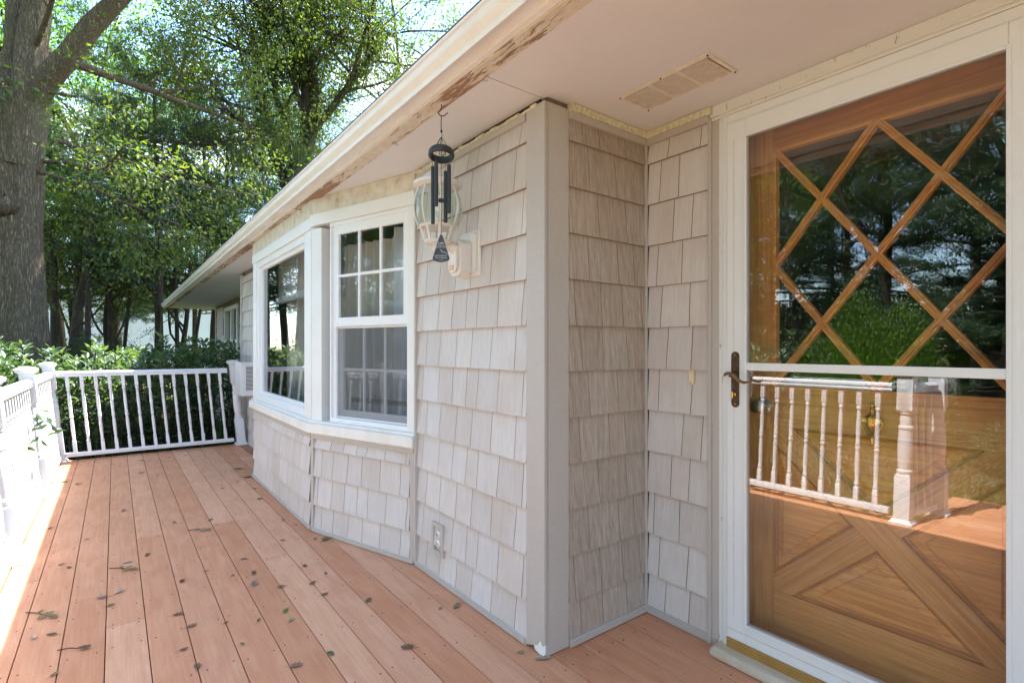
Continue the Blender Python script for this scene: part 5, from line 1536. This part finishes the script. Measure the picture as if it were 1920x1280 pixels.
# ------------------------------------------------------------------ trees across the garden, mirrored in the glass, plus added light-blocking trees
opp = [(-9.8, 2.2, pineB, .72, 'pine nearest the door wall'), (-10.8, 4.3, mapleB, .62, 'young maple opposite the door'), (-10.2, 6.3, pineB, .78, 'pine opposite the bay'), (-11.5, 8.6, mapleA, .75, 'maple opposite the bay'),
       (-11.8, 0.3, pineA, .70, 'pine opposite the door hinges'), (-12.5, 3.2, pineA, .85, 'second row pine opposite the door'), (-13.5, 5.4, oakA, .85, 'second row oak opposite the door'), (-12.2, 11.0, pineB, .95, 'pine beyond the bay'),
       (-15.0, 1.5, mapleA, .95, 'back row maple'), (-15.5, 7.6, pineA, 1.0, 'back row pine'), (-16.5, 10.5, oakA, 1.0, 'back row oak'), (-13.0, 14.0, mapleB, .9, 'maple near the hedge corner'), (-16.0, -2.0, oakA, .95, 'oak to the south'),
       (-14.0, -5.5, pineA, .9, 'pine to the south'), (-19.0, 4.0, oakA, 1.2, 'tall oak at the back'), (-20.0, 8.5, mapleA, 1.3, 'tall maple at the back'), (-21, 0.5, pineA, 1.2, 'tall pine at the back'), (-21.0, 13.0, pineA, 1.25, 'tall pine beyond the hedge corner'),
       (-18.5, 16.5, oakA, 1.1, 'oak beyond the hedge corner'), (-17.0, -9.0, mapleB, 1.0, 'maple far to the south'),
       (-8.5, -9.5, mapleA, .8, 'maple added behind the viewer to block light'), (-5.0, -11.5, pineA, .85, 'pine added behind the viewer to block light'), (-1.0, -11.0, pineB, .75, 'low pine added behind the viewer to block light')]  # last three: unseen trees added to dim light from behind the viewer
for i, (x, y, ms, s, lab) in enumerate(opp):
    nm = 'pine_tree' if 'pine' in lab else 'broadleaf_tree'
    plant_tree(nm, ms, x, y, GZ, s, i * 1.3, lab + ', seen at most as a reflection in the glass', 'trees across the garden')

# round bush reflected in the door
def bush(name, x, y, r, h, label, mat='yew_leaf', n=16000, leaf=.05):
    t = thing(name, (x, y, GZ), label, 'bush')
    th = rng.random(n) * 2 * np.pi; u = rng.random(n)
    dirs = np.stack([np.cos(th) * np.sqrt(1 - u * u), np.sin(th) * np.sqrt(1 - u * u), u], 1)
    rr = 1 + .10 * np.sin(dirs[:, 0] * 7 + 1) + .08 * np.sin(dirs[:, 1] * 9) + .07 * rng.normal(size=n)
    rr *= rng.random(n) ** .12
    pos = dirs * rr[:, None] * np.array([r, r, h])
    me = leaf_mesh('bush_leaves', pos, dirs + rng.normal(size=(n, 3)) * .5 + np.array([0, 0, .4]), rng.uniform(leaf * .7, leaf * 1.5, n), mat, .35)
    place_mesh('foliage', me, t)
    st = []
    for _ in range(16):
        d = norm(rng.normal(size=3) * np.array([1, 1, .2]) + Z3 * 1.2) * min(r, h) * .9
        st.append((np.array([np.zeros(3), d * .5 + rng.normal(size=3) * .04, d]), np.array([.025, .015, .006]), 5))
    v, q = tube_arrays(st); place_mesh('stems', np_mesh('bush_stems', v, quads=q, mat='dark_bark', smooth=True), t)
bush('round_bush', -7.6, 3.8, 1.25, 2.45, 'rounded bright green bush reflected in the storm door glass', 'maple_leaf', 26000, .07)
bush('round_bush', -6.4, 1.0, .9, .85, 'low yellow green bush reflected at the right edge of the storm door', 'grass_blade')

# ------------------------------------------------------------------ hedge
def hedge(name, label, x0, x1, y0, y1, top, n, seed, leaf=.085):
    r_ = np.random.default_rng(seed)
    t = thing(name, ((x0 + x1) / 2, (y0 + y1) / 2, GZ), label, 'hedge')
    c0 = np.array([(x0 + x1) / 2, (y0 + y1) / 2, GZ])
    stems, P_, A_, S_, T_ = [], [], [], [], []
    for i in range(n):
        b = np.array([r_.uniform(x0, x1), r_.uniform(y0, y1), GZ])
        H_ = (top(b[0], b[1]) + r_.normal() * .11 - GZ) * (1 if r_.random() < .7 else r_.uniform(.55, .95))
        ln_ = r_.normal(size=3) * .10; ln_[2] = 0
        k = 7; tt = np.linspace(0, 1, k)[:, None]
        pts = b + Z3 * H_ * tt + ln_ * H_ * tt ** 1.5 + r_.normal(size=(k, 3)) * .018 * np.array([1, 1, .3])
        stems.append((pts, np.linspace(.009, .0022, k), 4))
        m = int(H_ * 22)
        f = 1 - (r_.random(m) ** 2.1) * .80
        q = f * (k - 1); j = np.minimum(q.astype(int), k - 2); w = (q - j)[:, None]
        pos = pts[j] * (1 - w) + pts[j + 1] * w
        az = r_.random(m) * 6.283
        tilt = .35 + .75 * f ** 3
        ax = np.stack([np.cos(az), np.sin(az), tilt * r_.uniform(.4, 1.3, m)], 1)
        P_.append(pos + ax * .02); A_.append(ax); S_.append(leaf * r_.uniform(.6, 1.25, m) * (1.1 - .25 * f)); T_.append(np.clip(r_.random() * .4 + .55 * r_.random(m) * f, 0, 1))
    pos = np.concatenate(P_) - c0; ax = np.concatenate(A_); sz = np.concatenate(S_); tn = np.concatenate(T_)
    n_ = len(pos); a = norm(ax); b = norm(np.cross(a, np.array([0, 0, 1.0]) + r_.normal(size=(n_, 3)) * .35)); nn = norm(np.cross(b, a)); L = sz[:, None]; wd = .36
    v0 = pos; v1 = pos + a * L * .35 + b * L * wd * .5 + nn * L * .07; v2 = pos + a * L * .7 + b * L * wd * .36 + nn * L * .03; v3 = pos + a * L - nn * L * .12
    v4 = pos + a * L * .7 - b * L * wd * .36 + nn * L * .03; v5 = pos + a * L * .35 - b * L * wd * .5 + nn * L * .07; v6 = pos + a * L * .5 - nn * L * .015
    V = np.stack([v0, v1, v2, v3, v4, v5, v6], 1).reshape(-1, 3); base = np.arange(n_)[:, None] * 7
    T = np.concatenate([base + np.array(k) for k in ([0, 1, 6], [1, 2, 6], [2, 3, 6], [3, 4, 6], [4, 5, 6], [5, 0, 6])], 1).reshape(-1, 3)
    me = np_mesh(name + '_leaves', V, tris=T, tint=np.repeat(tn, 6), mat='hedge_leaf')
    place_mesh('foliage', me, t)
    v, q = tube_arrays([(p_ - c0, r0_, s0_) for p_, r0_, s0_ in stems])
    place_mesh('stems', np_mesh(name + '_stems', v, quads=q, mat='dark_bark', smooth=True), t)
    return t
hedge('hedge', 'glossy leafed hedge growing just behind the far railing', -1.9, 1.75, 8.0, 9.15, lambda x, y: 1.08 + .08 * math.sin(x * 2.1) + .05 * math.sin(y * 5), 440, 3, .105)
hedge('hedge', 'tall loose hedge along the garden beyond the left railing', -2.9, -1.15, 3.0, 8.3, lambda x, y: 1.20 + .08 * math.sin(y * 1.7) + .05 * math.sin(x * 4), 850, 4, .105)
# stray shoot poking through the left railing
stv, stp, sta = [], [], []
for (b0, d0, L0) in (((-.70, 5.35, .30), (.35, .0, .60), .62), ((-.70, 5.15, .40), (.42, .1, .34), .5), ((-.72, 5.6, .2), (.30, -.1, .7), .6)):
    b0 = np.array(b0); d0 = norm(np.array(d0)); k = np.linspace(0, 1, 6)[:, None]
    pts = b0 + d0 * L0 * k + Z3 * -.10 * k ** 2
    stv.append((pts, np.linspace(.004, .0015, 6), 5))
    for f in np.linspace(.2, 1, 11):
        c = b0 + d0 * L0 * f - Z3 * .10 * f * f; a = d0 * .5 + norm(rng.normal(size=3)) + Z3 * .1
        stp.append(c); sta.append(a)
sh = thing('stray_shoot', (-.7, 5.4, GZ), 'thin leafy shoot pushing through the left railing', 'plant')
c0 = np.array([-.7, 5.4, GZ])
v, q = tube_arrays([(p_ - c0, r0_, s0_) for p_, r0_, s0_ in stv] + [(np.array([[0, 0, 0], [0, -.05, .5], [0, -.05, .95]]), np.array([.006, .005, .004]), 5)])
place_mesh('stem', np_mesh('shoot_stem', v, quads=q, mat='dark_bark', smooth=True), sh)
place_mesh('foliage', leaf_mesh('shoot_leaves', np.array(stp) - c0, np.array(sta), rng.uniform(.06, .10, len(stp)), 'hedge_leaf', .42, tint=rng.random(len(stp)) * .5), sh)

# low growth and litter on the ground
def scatter(name, mat, n, x0, x1, y0, y1, size, up, label):
    pos = np.stack([rng.uniform(x0, x1, n), rng.uniform(y0, y1, n), np.full(n, GZ)], 1)
    pos[:, 2] = [gheight(a, b_) + .02 for a, b_ in pos[:, :2]]
    ax = rng.normal(size=(n, 3)) * np.array([1, 1, .15]) + Z3 * up
    me = leaf_mesh(name, pos, ax, rng.uniform(size * .6, size * 1.3, n), mat, .16 if up > .5 else .6, .3, 0.0, None, .8)
    o = bpy.data.objects.new(name, me); COL.objects.link(o); setp(o, label, None, None, 'stuff'); o['category'] = 'ground cover'
def undergrowth(name, x0, x1, y0, y1, h, n, size, label, mat='maple_leaf'):
    pos = np.stack([rng.uniform(x0, x1, n), rng.uniform(y0, y1, n), rng.random(n) ** .8], 1)
    hh = h * (.75 + .25 * np.sin(pos[:, 1] * .8 + 1) * np.cos(pos[:, 0] * .9) + .15 * np.sin(pos[:, 1] * 2.3))
    pos[:, 2] = GZ + pos[:, 2] * hh
    me = leaf_mesh(name, pos, rng.normal(size=(n, 3)), rng.uniform(size * .6, size * 1.3, n), mat, .6, .3)
    o = bpy.data.objects.new(name, me); COL.objects.link(o); setp(o, label, 'undergrowth', None, 'stuff')
undergrowth('undergrowth', -25, -19, -12, 24, 4.8, 42000, .26, 'dense undergrowth closing the far side of the garden')
scatter('leaf_litter', 'litter_leaf', 16000, -8, 3, 6.5, 20, .09, .12, 'dry leaf litter under the hedge and trees')
scatter('grass', 'grass_blade', 26000, -9, -1.0, -4, 8, .11, 1.0, 'rough lawn beside the deck')
scatter('weeds', 'yew_leaf', 9000, -2.5, 2.0, 9.6, 13.5, .16, 1.1, 'sunlit low weeds behind the hedge')

# ------------------------------------------------------------------ fallen leaves on the deck
def floor_pt(px, py):
    s_, c_ = math.sin(YAW), math.cos(YAW); d = 976. * EYE / (py - 652.); t_ = (px - 960) / 976.
    return (s_ + c_ * t_) * d, (c_ - s_ * t_) * d
def leaf_shape(kind, size, seed):
    r_ = random.Random(seed); m = MB()
    if kind == 'oak':
        n = 18; pts = []
        for i in range(n):
            a = 2 * math.pi * i / n; k = .5 if i % 2 else .36
            pts.append((math.cos(a) * k * size * 1.25, math.sin(a) * k * size * .7))
    elif kind == 'chip':
        pts = [(-.5 * size, -.18 * size), (.1 * size, -.25 * size), (.5 * size, -.1 * size), (.48 * size, .2 * size), (-.1 * size, .24 * size), (-.48 * size, .14 * size)]
    else:
        n = 12; pts = []
        for i in range(n):
            a = 2 * math.pi * i / n
            pts.append((math.cos(a) * .5 * size * (1 + .12 * r_.random()), math.sin(a) * .26 * size * (1 - .35 * abs(math.cos(a)) + .2 * r_.random())))
    cu = r_.uniform(.5, 1.6); cv = r_.uniform(-.5, .5)
    def lift(x, y): return .0035 + abs(cu * y * y / size * .8) + abs(cv) * x * x / size * .5 + .002 * r_.random()
    c = (0, 0, lift(0, 0)); vs = [c] + [(x, y, lift(x, y)) for x, y in pts]; n = len(pts)
    inner = [(x * .5, y * .5, lift(x * .5, y * .5)) for x, y in pts]; vs += inner
    fs = [(1 + i, 1 + (i + 1) % n, 1 + n + (i + 1) % n, 1 + n + i) for i in range(n)] + [(0, 1 + n + i, 1 + n + (i + 1) % n) for i in range(n)]
    m.add(vs, fs)
    if kind != 'chip': m.tube([(-.30 * size, 0, .004), (-.7 * size, .06 * size, .005), (-.95 * size, .15 * size, .003)], size * .014, 4)
    return m
BR, TN, PL, GR, RD, GY = (.23, .135, .075), (.34, .24, .15), (.62, .52, .40), (.16, .28, .05), (.25, .06, .03), (.26, .25, .20)
big = [(620, 808, 'flat', .062, PL, 'large pale curled leaf in the middle of the deck'), (663, 652, 'oak', .058, PL, 'pale buff leaf lying just above the leafy twig'), (770, 615, 'oak', .055, BR, 'dark brown lobed leaf near a board joint'),
       (910, 445, 'flat', .05, BR, 'narrow brown curled leaf right of the deck centre'), (575, 878, 'oak', .045, GR, 'small fresh green leaf below the large pale one'), (533, 838, 'oak', .06, GY, 'grey brown leaf across the board gap'),
       (950, 752, 'oak', .05, RD, 'reddish brown crumpled leaf'), (1325, 766, 'oak', .07, GY, 'grey green lobed leaf lying across a board gap'), (1490, 905, 'flat', .055, GR, 'bright green leaf on the right side of the deck'),
       (1518, 952, 'flat', .05, (.40, .45, .26), 'pale green leaf just below the bright green one'), (1545, 1192, 'oak', .06, TN, 'tan crumpled leaf near the bottom centre'), (1725, 1130, 'oak', .05, (.12, .2, .07), 'dark green leaf on a board gap at the lower right'),
       (1030, 1195, 'oak', .05, BR, 'brown leaf standing in a board gap at the bottom'), (1240, 165, 'oak', .11, (.12, .18, .06), 'green oak sprig near the bay corner'), (1300, 207, 'oak', .12, (.22, .15, .07), 'brown twiggy sprig against the foot of the bay'),
       (1325, 708, 'oak', .055, BR, 'brown leaf above the grey green lobed leaf'), (1270, 636, 'flat', .045, BR, 'small dark leaf on the middle boards'), (740, 185, 'oak', .07, (.35, .34, .2), 'pale green leaf near the far railing'),
       (740, 122, 'oak', .08, (.28, .22, .08), 'yellow brown leaf close under the far railing'), (645, 382, 'oak', .065, TN, 'tan leaf on the upper left boards'), (780, 340, 'flat', .055, (.7, .68, .62), 'whitish leaf on the upper boards'),
       (335, 232, 'oak', .08, BR, 'brown leaf at the left near the sunlit strip'), (405, 246, 'oak', .06, BR, 'small brown leaf on the second board row'), (1478, 432, 'flat', .05, GR, 'green leaf near the bay panel'),
       (1700, 532, 'oak', .09, (.20, .19, .09), 'olive sprig under the angled bay panel'), (1645, 532, 'oak', .05, TN, 'tan leaf beside the olive sprig'), (1650, 656, 'chip', .03, (.8, .8, .78), 'small white paint chip on the deck'),
       (172, 1048, 'oak', .045, PL, 'pale leaf at the lower left near the sunlight edge'), (1695, 820, 'oak', .045, BR, 'brown leaf at the edge of the bay boards'), (345, 152, 'oak', .09, (.2, .2, .1), 'green brown leaf at the foot of the left railing post'), (1355, 322, 'oak', .06, BR, 'dark brown leaf below the bay front')]
for i, (a, b_, kind, s_, col, lab) in enumerate(big):
    x, y = floor_pt(a / 2.783, b_ / 2.783 + 820)
    o = leaf_shape(kind, s_ * .76, i).build('fallen_leaf' if kind != 'chip' else 'paint_chip', 'dry_leaf', loc=None, color=col)
    o.location = (x, y, .0005); o.rotation_euler = (0, 0, rnd.uniform(0, 6.28)); setp(o, lab, 'leaf' if kind != 'chip' else 'chip', 'leaves on the deck')
for px, py, kind, s_, col, lab in ((763.8, 1214.7, 'oak', .05, BR, 'brown curled leaf near the front of the deck'), (691, 1126, 'oak', .04, (.2, .18, .1), 'olive leaf on a board gap right of centre'), (856, 1136.6, 'oak', .05, (.35, .3, .15), 'yellowish leaf close to the wall foot'),
                                   (1017, 1234, 'chip', .062, (.50, .43, .30), 'tan chip of bark at the torn foot of the corner post'), (977, 1224, 'oak', .03, (.4, .38, .2), 'tiny leaf just left of the corner post'), (826, 1141, 'flat', .025, (.3, .3, .12), 'tiny olive leaf near the wall')):
    x, y = floor_pt(px, py)
    o = leaf_shape(kind, s_, int(px)).build('fallen_leaf' if kind != 'chip' else 'bark_chip', 'dry_leaf', color=col)
    o.location = (x, y, .0005); o.rotation_euler = (0, 0, -YAW + .1 if kind == 'chip' else rnd.uniform(0, 6.28)); setp(o, lab, 'leaf' if kind != 'chip' else 'chip', 'leaves on the deck')
# sprigs: an oak twig with several leaves
def sprig(px, py, L, rot, label, col, only=4):
    x, y = floor_pt(px / 2.783, py / 2.783 + 820)
    t = thing('leafy_twig', (x, y, 0), label, 'twig'); t.rotation_euler = (0, 0, rot)
    og = origin(t); m = MB().tube([og + Vector(p) for p in ((-.5 * L, 0, .004), (-.1 * L, .03 * L, .008), (.25 * L, -.02 * L, .007), (.5 * L, .03 * L, .005))], .0022, 5)
    m.build('twig', 'dark_bark', t)
    for k, (dx, dy, s_, r0_) in enumerate(((.5, 0, .07, .2), (.2, .1, .06, 1.1), (.25, -.12, .065, -1.2), (-.1, .1, .05, 2.0))[:only]):
        s_ *= .62
        lm = leaf_shape('oak', s_, k + int(px)); c_, s2 = math.cos(r0_), math.sin(r0_)
        lm.v = [(og.x + dx * L + vx * c_ - vy * s2, og.y + dy * L + vx * s2 + vy * c_, vz + .004) for vx, vy, vz in lm.v]
        lm.build('leaf', 'dry_leaf', t, color=col)
sprig(205, 928, .17, -.9, 'green brown oak sprig lying at the left of the deck', (.20, .22, .09))
sprig(635, 688, .15, -.75, 'thin twig with small withered leaves near the deck centre', (.30, .28, .14))
sprig(1035, 485, .14, -.6, 'pale green sprig on the middle boards', (.32, .34, .18))
sprig(370, 1108, .10, -.5, 'brown leaf on a long curved stalk at the lower left', (.14, .08, .04), 1)
small = [(455, 533), (260, 475), (130, 533), (495, 130), (588, 140), (1350, 955), (1180, 970), (270, 1030), (885, 105), (970, 95), (1080, 135), (575, 347), (545, 212), (820, 198), (275, 237), (300, 262), (1330, 268), (1545, 457), (1475, 537),
         (1590, 672), (1630, 762), (1265, 1080), (1100, 432), (285, 1238), (1215, 722), (1465, 782), (960, 1108), (360, 680), (320, 665), (930, 925), (1000, 985), (1160, 268), (1240, 233), (1175, 180), (1075, 700), (1700, 712)]
sm0 = None
for i, (a, b_) in enumerate(small):
    x, y = floor_pt(a / 2.783, b_ / 2.783 + 820)
    s_ = rnd.uniform(.022, .042)
    o = leaf_shape(rnd.choice(['oak', 'flat', 'flat']), s_, 100 + i).build('leaf_fragment', 'dry_leaf', color=rnd.choice([BR, TN, BR, (.3, .26, .12), (.2, .12, .07)]))
    o.location = (x, y, .0005); o.rotation_euler = (0, 0, rnd.uniform(0, 6.28)); setp(o, 'tiny withered leaf fragment scattered on the deck boards', 'leaf', 'tiny leaf fragments on the deck')
